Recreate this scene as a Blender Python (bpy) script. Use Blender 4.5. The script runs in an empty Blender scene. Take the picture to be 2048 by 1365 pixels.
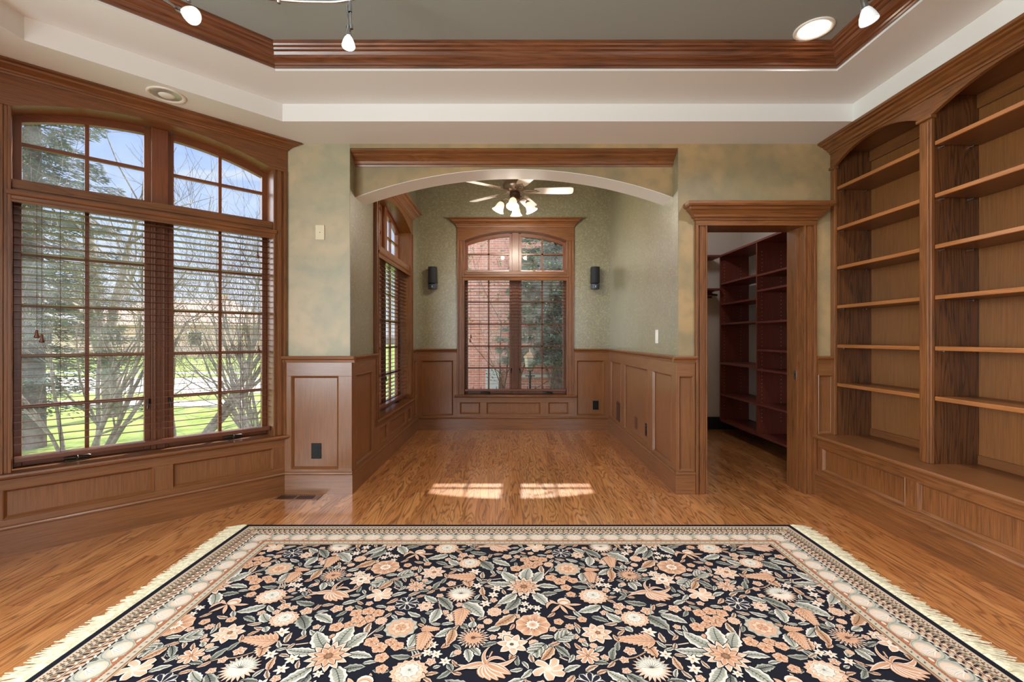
import bpy, bmesh, math, random
from mathutils import Vector, Matrix
PI = math.pi
sc = bpy.context.scene
C = sc.collection
def lin(r, g, b):
    def f(c):
        c /= 255.0
        return c / 12.92 if c <= 0.04045 else ((c + 0.055) / 1.055) ** 2.4
    return (f(r), f(g), f(b), 1.0)

# ------------------------------------------------------------------ camera, world, sun, large lights, exposure
cam_d = bpy.data.cameras.new('camera')
cam_d.sensor_width = 36.0
cam_d.lens = 36.0 * 920 / 2048
cam_d.shift_y = -(677 - 682.5) / 2048 * -1
cam_d.clip_start = 0.05
cam_d.clip_end = 400
cam = bpy.data.objects.new('camera', cam_d)
C.objects.link(cam)
cam.location = (0, 0, 1.18)
cam.rotation_euler = (PI / 2, 0, 0)
sc.camera = cam
sc.view_settings.view_transform = 'Standard'
sc.view_settings.look = 'None'
sc.view_settings.gamma = 1.0
sc.view_settings.use_curve_mapping = False
sc.view_settings.exposure = 0.12
sc.cycles.use_denoising = True
sc.cycles.max_bounces = 8
sc.cycles.diffuse_bounces = 5
sc.cycles.transparent_max_bounces = 24
sc.cycles.caustics_reflective = False
sc.cycles.caustics_refractive = False
sc.cycles.sample_clamp_indirect = 6.0

W = bpy.data.worlds.new('sky')
sc.world = W
W.use_nodes = True
nt = W.node_tree
nt.nodes.clear()
def wn(t, **k):
    n = nt.nodes.new(t)
    for a, b in k.items():
        setattr(n, a, b)
    return n
out = wn('ShaderNodeOutputWorld')
bg = wn('ShaderNodeBackground')
tc = wn('ShaderNodeTexCoord')
sep = wn('ShaderNodeSeparateXYZ')
nt.links.new(tc.outputs['Generated'], sep.inputs[0])
rp = wn('ShaderNodeValToRGB')
nt.links.new(sep.outputs['Z'], rp.inputs[0])
el = rp.color_ramp.elements
el[0].position = 0.0
el[0].color = (0.30, 0.32, 0.30, 1)
el[1].position = 1.0
el[1].color = (1.0, 1.1, 1.35, 1)
for p, c in ((0.005, (0.84, 0.88, 0.98, 1)), (0.14, (0.58, 0.70, 0.95, 1)), (0.42, (0.27, 0.44, 0.88, 1)), (0.50, (0.36, 0.52, 0.95, 1)), (0.66, (1.0, 1.1, 1.35, 1))):
    e = el.new(p)
    e.color = c
mp = wn('ShaderNodeMapping')
mp.inputs['Scale'].default_value = (3.0, 3.0, 11.0)
mp.inputs['Location'].default_value = (0.35, 0.1, 0.3)
nz = wn('ShaderNodeTexNoise')
nz.inputs['Scale'].default_value = 1.1
nz.inputs['Detail'].default_value = 5
nt.links.new(tc.outputs['Generated'], mp.inputs[0])
nt.links.new(mp.outputs[0], nz.inputs['Vector'])
mr = wn('ShaderNodeMapRange')
mr.inputs['From Min'].default_value = 0.60
mr.inputs['From Max'].default_value = 0.75
nt.links.new(nz.outputs['Fac'], mr.inputs['Value'])
mx = wn('ShaderNodeMixRGB')
nt.links.new(mr.outputs[0], mx.inputs[0])
nt.links.new(rp.outputs[0], mx.inputs[1])
mx.inputs[2].default_value = (0.85, 0.88, 0.95, 1)
def wm(op, a, b, c=None):
    x = nt.nodes.new('ShaderNodeMath'); x.operation = op
    for i, v in enumerate((a, b, c)):
        if v is None: continue
        if isinstance(v, bpy.types.NodeSocket): nt.links.new(v, x.inputs[i])
        else: x.inputs[i].default_value = v
    return x.outputs[0]
def wsm(v, a, b):
    x = nt.nodes.new('ShaderNodeMapRange'); x.interpolation_type = 'SMOOTHSTEP'
    nt.links.new(v, x.inputs['Value']); x.inputs['From Min'].default_value = a; x.inputs['From Max'].default_value = b
    return x.outputs[0]
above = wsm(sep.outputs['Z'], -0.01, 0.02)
sky_boost = wm('MULTIPLY', above, wm('ADD', wm('MULTIPLY', wsm(sep.outputs['Y'], 0.1, -0.6), 1.3), wm('MULTIPLY', wsm(sep.outputs['X'], -0.77, -0.93), 6.5)))  # extra sky brightness added outside the view, to the left and rear
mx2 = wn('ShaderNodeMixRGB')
nt.links.new(wsm(sky_boost, 0.0, 1.0), mx2.inputs[0])
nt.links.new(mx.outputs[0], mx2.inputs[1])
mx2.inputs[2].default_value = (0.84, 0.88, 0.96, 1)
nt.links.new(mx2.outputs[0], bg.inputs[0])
nt.links.new(wm('MULTIPLY_ADD', sky_boost, 1.05, 1.05), bg.inputs[1])
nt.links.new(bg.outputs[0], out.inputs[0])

def light(name, kind, loc, energy, color=(1, 1, 1), target=None, **k):
    d = bpy.data.lights.new(name, kind)
    d.energy = energy
    d.color = color
    for a, b in k.items():
        setattr(d, a, b)
    o = bpy.data.objects.new(name, d)
    C.objects.link(o)
    o.location = loc
    if target is not None:
        o.rotation_euler = (Vector(target) - Vector(loc)).to_track_quat('-Z', 'Y').to_euler()
    return o
light('sun', 'SUN', (0, 30, 28), 9.0, (1.0, 0.95, 0.86), target=(-0.6, 0, 0.1), angle=0.012)
FILL_COL = (0.84, 0.93, 1.0)
# added area lights behind and left of the camera, brightening the room
light('rear_fill_light', 'AREA', (-2.1, -2.55, 1.45), 34, FILL_COL, target=(-2.1, 0, 1.45), shape='RECTANGLE', size=1.0, size_y=2.1)
light('rear_fill_light', 'AREA', (2.1, -2.55, 1.45), 22, FILL_COL, target=(2.1, 0, 1.45), shape='RECTANGLE', size=1.0, size_y=2.1)
light('left_fill_light', 'AREA', (-2.74, 0.2, 1.40), 110, FILL_COL, target=(0, 0.2, 1.40), shape='RECTANGLE', size=1.4, size_y=1.8)
light('left_fill_light', 'AREA', (-2.74, -1.6, 1.40), 105, FILL_COL, target=(0, -1.6, 1.40), shape='RECTANGLE', size=1.4, size_y=1.8)

# ------------------------------------------------------------------ helpers
def tag(o, label=None, cat=None, group=None, kind=None):
    if label: o['label'] = label
    if cat: o['category'] = cat
    if group: o['group'] = group
    if kind: o['kind'] = kind
    return o
def empty(name, loc=(0, 0, 0), rz=0.0, label=None, cat=None, group=None, kind=None):
    o = bpy.data.objects.new(name, None)
    o.empty_display_size = 0.05
    C.objects.link(o)
    o.location = loc
    o.rotation_euler = (0, 0, rz)
    return tag(o, label, cat, group, kind)

class MB:
    """collects shapes and links them as one mesh object"""
    def __init__(s):
        s.v = []; s.f = []; s.m = []; s.s = []; s.mats = []
    def mi(s, mat):
        if mat not in s.mats: s.mats.append(mat)
        return s.mats.index(mat)
    def add(s, vs, fs, mat, smooth=False):
        b = len(s.v); i = s.mi(mat)
        s.v += [tuple(p) for p in vs]
        for f in fs:
            s.f.append([b + q for q in f]); s.m.append(i); s.s.append(smooth)
        return s
    def box(s, x0, y0, z0, x1, y1, z1, mat):
        x0, x1 = min(x0, x1), max(x0, x1); y0, y1 = min(y0, y1), max(y0, y1); z0, z1 = min(z0, z1), max(z0, z1)
        vs = [(x0, y0, z0), (x1, y0, z0), (x1, y1, z0), (x0, y1, z0), (x0, y0, z1), (x1, y0, z1), (x1, y1, z1), (x0, y1, z1)]
        return s.add(vs, [(0, 3, 2, 1), (4, 5, 6, 7), (0, 1, 5, 4), (1, 2, 6, 5), (2, 3, 7, 6), (3, 0, 4, 7)], mat)
    def strip(s, lo, hi, y0, y1, mat, smooth=False):
        """solid between two polylines in the xz plane (same count), from y0 to y1"""
        n = len(lo); vs = []
        for (a, b) in zip(lo, hi):
            vs += [(a[0], y0, a[1]), (b[0], y0, b[1]), (b[0], y1, b[1]), (a[0], y1, a[1])]
        fs = []
        for i in range(n - 1):
            k = 4 * i
            for q in range(4):
                fs.append((k + q, k + (q + 1) % 4, k + 4 + (q + 1) % 4, k + 4 + q))
        fs += [(0, 3, 2, 1), (4 * n - 4, 4 * n - 3, 4 * n - 2, 4 * n - 1)]
        return s.add(vs, fs, mat, smooth)
    def prism(s, pts, z0, z1, mat):
        n = len(pts)
        vs = [(p[0], p[1], z0) for p in pts] + [(p[0], p[1], z1) for p in pts]
        fs = [tuple(range(n - 1, -1, -1)), tuple(range(n, 2 * n))] + [(i, (i + 1) % n, n + (i + 1) % n, n + i) for i in range(n)]
        return s.add(vs, fs, mat)
    def tube(s, pts, r, mat, n=8, cap=True):
        pts = [Vector(p) for p in pts]
        rs = r if isinstance(r, (list, tuple)) else [r] * len(pts)
        vs = []; u = None
        for i, p in enumerate(pts):
            t = (pts[min(i + 1, len(pts) - 1)] - pts[max(i - 1, 0)])
            if t.length < 1e-9: t = Vector((0, 0, 1))
            t.normalize()
            if u is None:
                u = t.orthogonal().normalized()
            else:
                u = (u - t * u.dot(t))
                u = u.normalized() if u.length > 1e-6 else t.orthogonal().normalized()
            w = t.cross(u)
            for k in range(n):
                a = 2 * PI * k / n
                vs.append(p + (u * math.cos(a) + w * math.sin(a)) * rs[i])
        fs = []
        for i in range(len(pts) - 1):
            for k in range(n):
                fs.append((i * n + k, i * n + (k + 1) % n, (i + 1) * n + (k + 1) % n, (i + 1) * n + k))
        s.add(vs, fs, mat, n > 4)
        if cap:
            m = len(pts) - 1
            s.add(vs[:n], [tuple(range(n - 1, -1, -1))], mat)
            s.add(vs[m * n:], [tuple(range(n))], mat)
        return s
    def lathe(s, prof, mat, center=(0, 0, 0), axis=(0, 0, 1), n=24, smooth=True):
        q = Vector((0, 0, 1)).rotation_difference(Vector(axis).normalized())
        c = Vector(center); vs = []
        for (r, z) in prof:
            for k in range(n):
                a = 2 * PI * k / n
                vs.append(c + q @ Vector((r * math.cos(a), r * math.sin(a), z)))
        fs = []
        for i in range(len(prof) - 1):
            for k in range(n):
                fs.append((i * n + k, i * n + (k + 1) % n, (i + 1) * n + (k + 1) % n, (i + 1) * n + k))
        return s.add(vs, fs, mat, smooth)
    def sweep(s, prof, path, mat, closed=False, side=1, capends=True):
        """profile of (offset, z) swept along a plan polyline with mitred corners; offset goes to the path's left for side=1"""
        P = [Vector((p[0], p[1])) for p in path]; n = len(P); z0 = path[0][2] if len(path[0]) > 2 else 0.0
        rows = []
        for i in range(n):
            d0 = (P[i] - P[i - 1]) if (closed or i > 0) else None
            d1 = (P[(i + 1) % n] - P[i]) if (closed or i < n - 1) else None
            if d0 is None: d0 = d1
            if d1 is None: d1 = d0
            d0 = d0.normalized(); d1 = d1.normalized()
            n0 = Vector((-d0.y, d0.x)) * side; n1 = Vector((-d1.y, d1.x)) * side
            m = (n0 + n1).normalized(); m = m / max(0.25, m.dot(n0))
            rows.append([(P[i].x + m.x * o, P[i].y + m.y * o, z0 + z) for (o, z) in prof])
        k = len(prof); vs = [p for r in rows for p in r]; fs = []
        for i in range(n if closed else n - 1):
            j = (i + 1) % n
            for q in range(k - 1):
                fs.append((i * k + q, j * k + q, j * k + q + 1, i * k + q + 1))
        s.add(vs, fs, mat)
        if capends and not closed:
            s.add(rows[0], [tuple(range(k))], mat); s.add(rows[-1], [tuple(range(k - 1, -1, -1))], mat)
        return s
    def build(s, name, parent=None, world=False, kind=None, bevel=0.0, label=None, recalc=True):
        me = bpy.data.meshes.new(name)
        off = Vector(parent.location) if (parent is not None and world) else Vector((0, 0, 0))
        me.from_pydata([Vector(p) - off for p in s.v], [], s.f)
        for m in s.mats: me.materials.append(m)
        me.polygons.foreach_set('material_index', s.m)
        me.polygons.foreach_set('use_smooth', s.s)
        if recalc:
            bm = bmesh.new(); bm.from_mesh(me)
            bmesh.ops.recalc_face_normals(bm, faces=bm.faces)
            bm.to_mesh(me); bm.free()
        me.update()
        o = bpy.data.objects.new(name, me)
        C.objects.link(o)
        if parent is not None: o.parent = parent
        if kind: o['kind'] = kind
        if label: o['label'] = label
        if bevel:
            b = o.modifiers.new('edge', 'BEVEL'); b.width = bevel; b.segments = 2; b.limit_method = 'ANGLE'; b.angle_limit = 0.7
        return o

# ------------------------------------------------------------------ materials
def newmat(name):
    m = bpy.data.materials.new(name); m.use_nodes = True
    t = m.node_tree
    return m, t, t.nodes['Principled BSDF']
def plain(name, col, rough=0.5, metal=0.0, spec=0.5, emit=None, es=0.0, bump=0.0, bscale=200):
    m, t, b = newmat(name)
    b.inputs['Base Color'].default_value = col
    b.inputs['Roughness'].default_value = rough
    b.inputs['Metallic'].default_value = metal
    b.inputs['Specular IOR Level'].default_value = spec
    if emit:
        b.inputs['Emission Color'].default_value = emit
        b.inputs['Emission Strength'].default_value = es
    n = t.nodes.new('ShaderNodeTexNoise'); n.inputs['Scale'].default_value = bscale
    if bump:
        bp = t.nodes.new('ShaderNodeBump'); bp.inputs['Strength'].default_value = bump; bp.inputs['Distance'].default_value = 0.002
        t.links.new(n.outputs['Fac'], bp.inputs['Height']); t.links.new(bp.outputs[0], b.inputs['Normal'])
    return m
class N:
    def __init__(s, t): s.t = t
    def n(s, typ, ins=None, **k):
        x = s.t.nodes.new(typ)
        for a, b in k.items(): setattr(x, a, b)
        for a, b in (ins or {}).items():
            if isinstance(b, bpy.types.NodeSocket): s.t.links.new(b, x.inputs[a])
            else: x.inputs[a].default_value = b
        return x
    def m(s, op, a, b=None, c=None, clamp=False):
        x = s.t.nodes.new('ShaderNodeMath'); x.operation = op; x.use_clamp = clamp
        for i, q in enumerate((a, b, c)):
            if q is None: continue
            if isinstance(q, bpy.types.NodeSocket): s.t.links.new(q, x.inputs[i])
            else: x.inputs[i].default_value = q
        return x.outputs[0]
    def mix(s, f, a, b, blend='MIX'):
        x = s.t.nodes.new('ShaderNodeMixRGB'); x.blend_type = blend
        for i, q in enumerate((f, a, b)):
            if isinstance(q, bpy.types.NodeSocket): s.t.links.new(q, x.inputs[i])
            else: x.inputs[i].default_value = q
        return x.outputs[0]
    def rng(s, v, a, b, c=0.0, d=1.0):
        return s.n('ShaderNodeMapRange', {'Value': v, 'From Min': a, 'From Max': b, 'To Min': c, 'To Max': d}).outputs[0]
_oak = {}
def oak(tone, axis):
    """stained oak, grain along one object axis"""
    key = (tone, axis)
    if key in _oak: return _oak[key]
    base, dark, rough, coat, rw, sw = TONES[tone]
    m, t, b = newmat('oak_%s_%s' % key); q = N(t)
    co = q.n('ShaderNodeTexCoord').outputs['Object']
    sc_ = {'x': (1.3, 22, 22), 'y': (22, 1.3, 22), 'z': (22, 22, 1.3)}[axis]
    v = q.n('ShaderNodeMapping', {'Vector': co, 'Scale': sc_, 'Location': (3.1, 1.7, 0.4)}).outputs[0]
    a = q.n('ShaderNodeTexNoise', {'Vector': v, 'Scale': 0.7, 'Detail': 2.0, 'Distortion': 0.6}).outputs['Fac']
    rings = q.m('MULTIPLY_ADD', q.m('SINE', q.m('MULTIPLY', a, 60.0)), 0.5, 0.5)
    rings = q.m('POWER', rings, 2.2)
    sc2 = {'x': (2.2, 105, 105), 'y': (105, 2.2, 105), 'z': (105, 105, 2.2)}[axis]
    v2 = q.n('ShaderNodeMapping', {'Vector': co, 'Scale': sc2}).outputs[0]
    s2 = q.n('ShaderNodeTexNoise', {'Vector': v2, 'Scale': 2.2, 'Detail': 4.0, 'Roughness': 0.65}).outputs['Fac']
    st = q.rng(s2, 0.38, 0.66)
    big = q.n('ShaderNodeTexNoise', {'Vector': co, 'Scale': 2.3, 'Detail': 1.0}).outputs['Fac']
    f = q.m('ADD', q.m('MULTIPLY', rings, rw), q.m('MULTIPLY', st, sw))
    f = q.m('ADD', f, q.m('MULTIPLY', q.m('SUBTRACT', big, 0.5), 0.5), clamp=True)
    col = q.mix(f, base, dark)
    t.links.new(col, b.inputs['Base Color'])
    b.inputs['Roughness'].default_value = rough
    b.inputs['Coat Weight'].default_value = coat
    b.inputs['Coat Roughness'].default_value = 0.22
    bp = q.n('ShaderNodeBump', {'Height': f, 'Strength': 0.12, 'Distance': 0.001})
    t.links.new(bp.outputs[0], b.inputs['Normal'])
    _oak[key] = m
    return m
TONES = {   # base, dark, roughness, coat, cathedral weight, pore weight
    'wain': (lin(134, 86, 47), lin(78, 47, 24), 0.34, 0.40, 0.14, 0.55),
    'case': (lin(134, 83, 43), lin(66, 38, 18), 0.38, 0.25, 0.26, 0.58),
    'shelf': (lin(124, 77, 40), lin(78, 46, 22), 0.40, 0.20, 0.14, 0.5),
    'back': (lin(138, 90, 48), lin(98, 61, 31), 0.32, 0.30, 0.06, 0.55),
    'edge': (lin(158, 100, 54), lin(104, 62, 31), 0.36, 0.25, 0.10, 0.5),
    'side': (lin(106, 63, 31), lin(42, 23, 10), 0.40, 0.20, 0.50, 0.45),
    'crown': (lin(122, 72, 44), lin(48, 25, 16), 0.28, 0.40, 0.30, 0.55),
    'sash': (lin(130, 75, 44), lin(80, 43, 25), 0.35, 0.25, 0.2, 0.5),
    'blind': (lin(104, 56, 36), lin(72, 38, 25), 0.30, 0.35, 0.1, 0.5),
    'cherry': (lin(120, 58, 44), lin(82, 35, 27), 0.40, 0.10, 0.2, 0.4),
}
def mat_floor():
    m, t, b = newmat('oak_floor'); q = N(t)
    co = q.n('ShaderNodeTexCoord').outputs['Object']
    s = q.n('ShaderNodeSeparateXYZ', {0: co})
    xw = q.m('DIVIDE', s.outputs['X'], 0.083)
    ix = q.m('FLOOR', xw)
    r1 = q.n('ShaderNodeTexWhiteNoise', {'W': ix}, noise_dimensions='1D').outputs['Value']
    yy = q.m('ADD', q.m('DIVIDE', s.outputs['Y'], 1.25), q.m('MULTIPLY', r1, 9.0))
    iy = q.m('FLOOR', yy)
    vec = q.n('ShaderNodeCombineXYZ', {0: ix, 1: iy}).outputs[0]
    wnz = q.n('ShaderNodeTexWhiteNoise', {'Vector': vec}, noise_dimensions='2D')
    rv = wnz.outputs['Value']
    off = q.n('ShaderNodeVectorMath', {0: wnz.outputs['Color'], 1: (7.0, 31.0, 13.0)}, operation='MULTIPLY').outputs[0]
    gc = q.n('ShaderNodeVectorMath', {0: q.n('ShaderNodeMapping', {'Vector': co, 'Scale': (12.0, 1.25, 1)}).outputs[0], 1: off}, operation='ADD').outputs[0]
    a = q.n('ShaderNodeTexNoise', {'Vector': gc, 'Scale': 0.8, 'Detail': 2.5, 'Distortion': 0.5}).outputs['Fac']
    sn = q.m('MULTIPLY_ADD', q.m('SINE', q.m('MULTIPLY', a, 95.0)), 0.5, 0.5)
    rings = q.m('POWER', sn, 3.0)
    gf = q.n('ShaderNodeVectorMath', {0: q.n('ShaderNodeMapping', {'Vector': co, 'Scale': (120, 3.0, 1)}).outputs[0], 1: off}, operation='ADD').outputs[0]
    fine = q.rng(q.n('ShaderNodeTexNoise', {'Vector': gf, 'Scale': 1.3, 'Detail': 3.0}).outputs['Fac'], 0.4, 0.68)
    c = q.mix(rv, lin(218, 150, 88), lin(184, 116, 62))
    f = q.m('ADD', q.m('MULTIPLY', rings, 0.55), q.m('MULTIPLY', fine, 0.30), clamp=True)
    c = q.mix(f, c, lin(84, 42, 18))
    fx = q.m('FRACT', xw); fy = q.m('FRACT', yy)
    gap = q.m('MAXIMUM', q.m('LESS_THAN', fx, 0.014), q.m('LESS_THAN', fy, 0.0012))
    c = q.mix(q.m('MULTIPLY', gap, 0.6), c, lin(60, 30, 14))
    t.links.new(c, b.inputs['Base Color'])
    b.inputs['Roughness'].default_value = 0.30
    b.inputs['Coat Weight'].default_value = 0.9
    b.inputs['Coat IOR'].default_value = 2.3
    b.inputs['Coat Roughness'].default_value = 0.13
    bp = q.n('ShaderNodeBump', {'Height': q.m('SUBTRACT', 1.0, gap), 'Strength': 0.15, 'Distance': 0.001})
    t.links.new(bp.outputs[0], b.inputs['Normal'])
    return m
def mat_faux(name, c1, c2, c3):
    """sponged faux-finish wall paint: tan clouds over sage"""
    m, t, b = newmat(name); q = N(t)
    co = q.n('ShaderNodeTexCoord').outputs['Object']
    a = q.n('ShaderNodeTexNoise', {'Vector': co, 'Scale': 2.0, 'Detail': 3.0, 'Distortion': 0.4}).outputs['Fac']
    d = q.n('ShaderNodeTexNoise', {'Vector': co, 'Scale': 9.0, 'Detail': 4.0}).outputs['Fac']
    c = q.mix(q.rng(a, 0.40, 0.60), c1, c2)
    c = q.mix(q.m('MULTIPLY', q.rng(d, 0.45, 0.75), 0.5), c, c3)
    t.links.new(c, b.inputs['Base Color'])
    b.inputs['Roughness'].default_value = 0.45
    return m
def mat_paper(name):
    """olive wallpaper with scattered gold fibres; wall-local x and z"""
    m, t, b = newmat(name); q = N(t)
    co = q.n('ShaderNodeTexCoord').outputs['Object']
    s = q.n('ShaderNodeSeparateXYZ', {0: co})
    base = q.mix(q.n('ShaderNodeTexNoise', {'Vector': co, 'Scale': 5.0, 'Detail': 4.0}).outputs['Fac'], lin(140, 138, 114), lin(108, 102, 78))
    tot = None
    for k, (scl, ox) in enumerate(((19.0, 0.0), (23.0, 5.3), (28.0, 11.7))):
        v = q.n('ShaderNodeCombineXYZ', {0: q.m('MULTIPLY_ADD', s.outputs['X'], scl, ox), 1: q.m('MULTIPLY_ADD', s.outputs['Z'], scl, ox * 2)}).outputs[0]
        vo = q.n('ShaderNodeTexVoronoi', {'Vector': v, 'Scale': 1.0}, voronoi_dimensions='2D')
        loc = q.n('ShaderNodeVectorMath', {0: v, 1: vo.outputs['Position']}, operation='SUBTRACT').outputs[0]
        cs = q.n('ShaderNodeSeparateColor', {0: vo.outputs['Color']})
        rot = q.n('ShaderNodeVectorRotate', {'Vector': loc, 'Angle': q.m('MULTIPLY', cs.outputs[0], 6.2832)}, rotation_type='Z_AXIS').outputs[0]
        r = q.n('ShaderNodeSeparateXYZ', {0: rot})
        bend = q.m('ADD', r.outputs['Y'], q.m('MULTIPLY', q.m('MULTIPLY', r.outputs['X'], r.outputs['X']), 0.5))
        hit = q.m('MULTIPLY', q.m('LESS_THAN', q.m('ABSOLUTE', bend), 0.034), q.m('LESS_THAN', q.m('ABSOLUTE', r.outputs['X']), 0.42))
        hit = q.m('MULTIPLY', hit, q.m('MULTIPLY_ADD', cs.outputs[1], 0.7, 0.1))
        tot = hit if tot is None else q.m('MAXIMUM', tot, hit)
    c = q.mix(q.m('MULTIPLY', tot, 0.85), base, lin(214, 200, 150))
    t.links.new(c, b.inputs['Base Color'])
    b.inputs['Roughness'].default_value = 0.38
    b.inputs['Coat Weight'].default_value = 1.0
    b.inputs['Coat IOR'].default_value = 1.9
    b.inputs['Coat Roughness'].default_value = 0.30
    return m
def mat_glass():
    """clear pane with a thin uneven film of dust that catches the sun"""
    m = bpy.data.materials.new('window_glass'); m.use_nodes = True
    t = m.node_tree; t.nodes.clear(); q = N(t)
    o = q.n('ShaderNodeOutputMaterial')
    co = q.n('ShaderNodeTexCoord').outputs['Object']
    ns = q.n('ShaderNodeTexNoise', {'Vector': co, 'Scale': 7.0, 'Detail': 6.0}).outputs['Fac']
    fc = q.n('ShaderNodeLayerWeight', {'Blend': 0.5}).outputs['Facing']
    lw = q.m('MULTIPLY_ADD', q.m('POWER', fc, 5.0), 0.45, 0.012)
    tr = q.n('ShaderNodeBsdfTransparent', {'Color': (0.985, 0.99, 0.99, 1)})
    du = q.n('ShaderNodeBsdfTranslucent', {'Color': (0.9, 0.92, 0.95, 1)})
    m1 = q.n('ShaderNodeMixShader', {0: q.rng(ns, 0.35, 0.70, 0.010, 0.042), 1: tr.outputs[0], 2: du.outputs[0]})
    gl = q.n('ShaderNodeBsdfGlossy', {'Roughness': 0.02})
    ms = q.n('ShaderNodeMixShader', {0: lw, 1: m1.outputs[0], 2: gl.outputs[0]})
    t.links.new(ms.outputs[0], o.inputs[0])
    return m
def mat_brick(name, c1, c2, mortar, scale):
    m, t, b = newmat(name); q = N(t)
    co = q.n('ShaderNodeTexCoord').outputs['Object']
    s = q.n('ShaderNodeSeparateXYZ', {0: co})
    v = q.n('ShaderNodeCombineXYZ', {0: q.m('ADD', s.outputs['X'], s.outputs['Y']), 1: s.outputs['Z']}).outputs[0]
    bt = q.n('ShaderNodeTexBrick', {'Vector': v, 'Color1': c1, 'Color2': c2, 'Mortar': mortar, 'Scale': scale, 'Mortar Size': 0.03, 'Brick Width': 0.9, 'Row Height': 0.3})
    t.links.new(bt.outputs['Color'], b.inputs['Base Color'])
    b.inputs['Roughness'].default_value = 0.85
    return m
def mat_noise(name, c1, c2, scale=6.0, rough=0.8, bump=0.0):
    m, t, b = newmat(name); q = N(t)
    co = q.n('ShaderNodeTexCoord').outputs['Object']
    a = q.n('ShaderNodeTexNoise', {'Vector': co, 'Scale': scale, 'Detail': 5.0}).outputs['Fac']
    c = q.mix(q.rng(a, 0.35, 0.65), c1, c2)
    t.links.new(c, b.inputs['Base Color'])
    b.inputs['Roughness'].default_value = rough
    b.inputs['Specular IOR Level'].default_value = 0.15
    if bump:
        bp = q.n('ShaderNodeBump', {'Height': a, 'Strength': bump, 'Distance': 0.02}); t.links.new(bp.outputs[0], b.inputs['Normal'])
    return m
M_floor = mat_floor()
M_white = plain('warm_white_paint', lin(221, 221, 219), 0.55)
M_tray = plain('grey_green_ceiling_paint', lin(146, 152, 148), 0.45)
M_faux = mat_faux('sponged_tan_sage_paint', lin(158, 153, 127), lin(184, 167, 135), lin(136, 141, 122))
M_faux2 = mat_faux('sponged_ochre_paint', lin(144, 129, 97), lin(172, 145, 104), lin(112, 110, 88))
M_paper = mat_paper('fibre_wallpaper')
M_glass = mat_glass()
M_soffit = plain('satin_pale_paint', lin(226, 226, 224), 0.5)
M_black = plain('black_plastic', lin(16, 17, 21), 0.4, spec=0.25)
M_brown = plain('brown_metal', lin(96, 62, 46), 0.4, 0.3)
M_bronze = plain('dark_bronze', lin(72, 66, 58), 0.35, 0.7)
M_chrome = plain('brushed_chrome', lin(200, 202, 206), 0.18, 1.0)
M_ivory = plain('ivory_plastic', lin(214, 202, 172), 0.4)
M_whitepl = plain('white_plastic', lin(232, 232, 228), 0.35)
M_cord = plain('brown_cord', lin(70, 38, 26), 0.7)
M_dark = plain('dark_slot', lin(14, 12, 10), 0.7)
M_closetwall = plain('beige_closet_paint', lin(214, 204, 192), 0.6)
# ------------------------------------------------------------------ the room shell
YB = 3.5                    # plane of the wall with the alcove and the closet door
XL, XR = -1.233, 1.264      # alcove sides
YA = 5.93                   # alcove back wall
BAY = Vector((-2.257, 2.970, 0)); RB = PI / 4
R2 = math.sqrt(0.5)
def holed(mb, x0, x1, z0, z1, hx0, hx1, hz0, hz1, y0, y1, mat):
    """wall slab with one rectangular opening"""
    mb.box(x0, y0, z0, hx0, y1, z1, mat); mb.box(hx1, y0, z0, x1, y1, z1, mat)
    if hz0 > z0: mb.box(hx0, y0, z0, hx1, y1, hz0, mat)
    if hz1 < z1: mb.box(hx0, y0, hz1, hx1, y1, z1, mat)
MB().box(-3.0, -2.8, -0.10, 3.1, 6.1, 0.0, M_floor).build('floor', kind='structure')
# pier between bay and alcove
r = empty('wall_pier', (0, YB, 0), 0, kind='structure')
MB().box(-1.74, 0, 0, XL - 0.002, 0.11, 2.70, M_faux).build('pier_face', r)
# bay wall at 45 degrees, left wall, rear wall, right wall
r = empty('wall_bay', BAY, RB, kind='structure')
m = MB(); holed(m, -0.95, 0.92, -0.05, 2.70, -0.68, 0.68, 0.44, 2.60, 0, 0.172, M_faux); m.build('bay_face', r)
r = empty('wall_left', (-2.785, 0, 0), PI / 2, kind='structure')
m = MB(); holed(m, -2.7, -0.7, 0, 2.70, -2.35, -0.85, 0.45, 2.4, 0, 0.12, M_faux); holed(m, -0.7, 2.46, 0, 2.70, -0.55, 0.95, 0.45, 2.4, 0, 0.12, M_faux); m.build('left_face', r)
r = empty('wall_rear', (0, -2.6, 0), PI, kind='structure')
m = MB(); holed(m, -2.9, 0.1, 0, 2.70, -2.6, -1.6, 0.35, 2.5, 0, 0.12, M_faux2); holed(m, 0.1, 2.9, 0, 2.70, 1.6, 2.6, 0.35, 2.5, 0, 0.12, M_faux2); m.build('rear_face', r)
MB().box(2.76, -2.7, 0, 2.86, YB + 0.01, 2.70, M_faux2).build('wall_right', kind='structure')
# door wall
r = empty('wall_door', (0, YB, 0), 0, kind='structure')
m = MB(); holed(m, XR + 0.002, 2.80, 0, 2.70, 1.462, 2.225, -0.01, 2.045, 0, 0.12, M_faux2); m.build('door_face', r)
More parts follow.
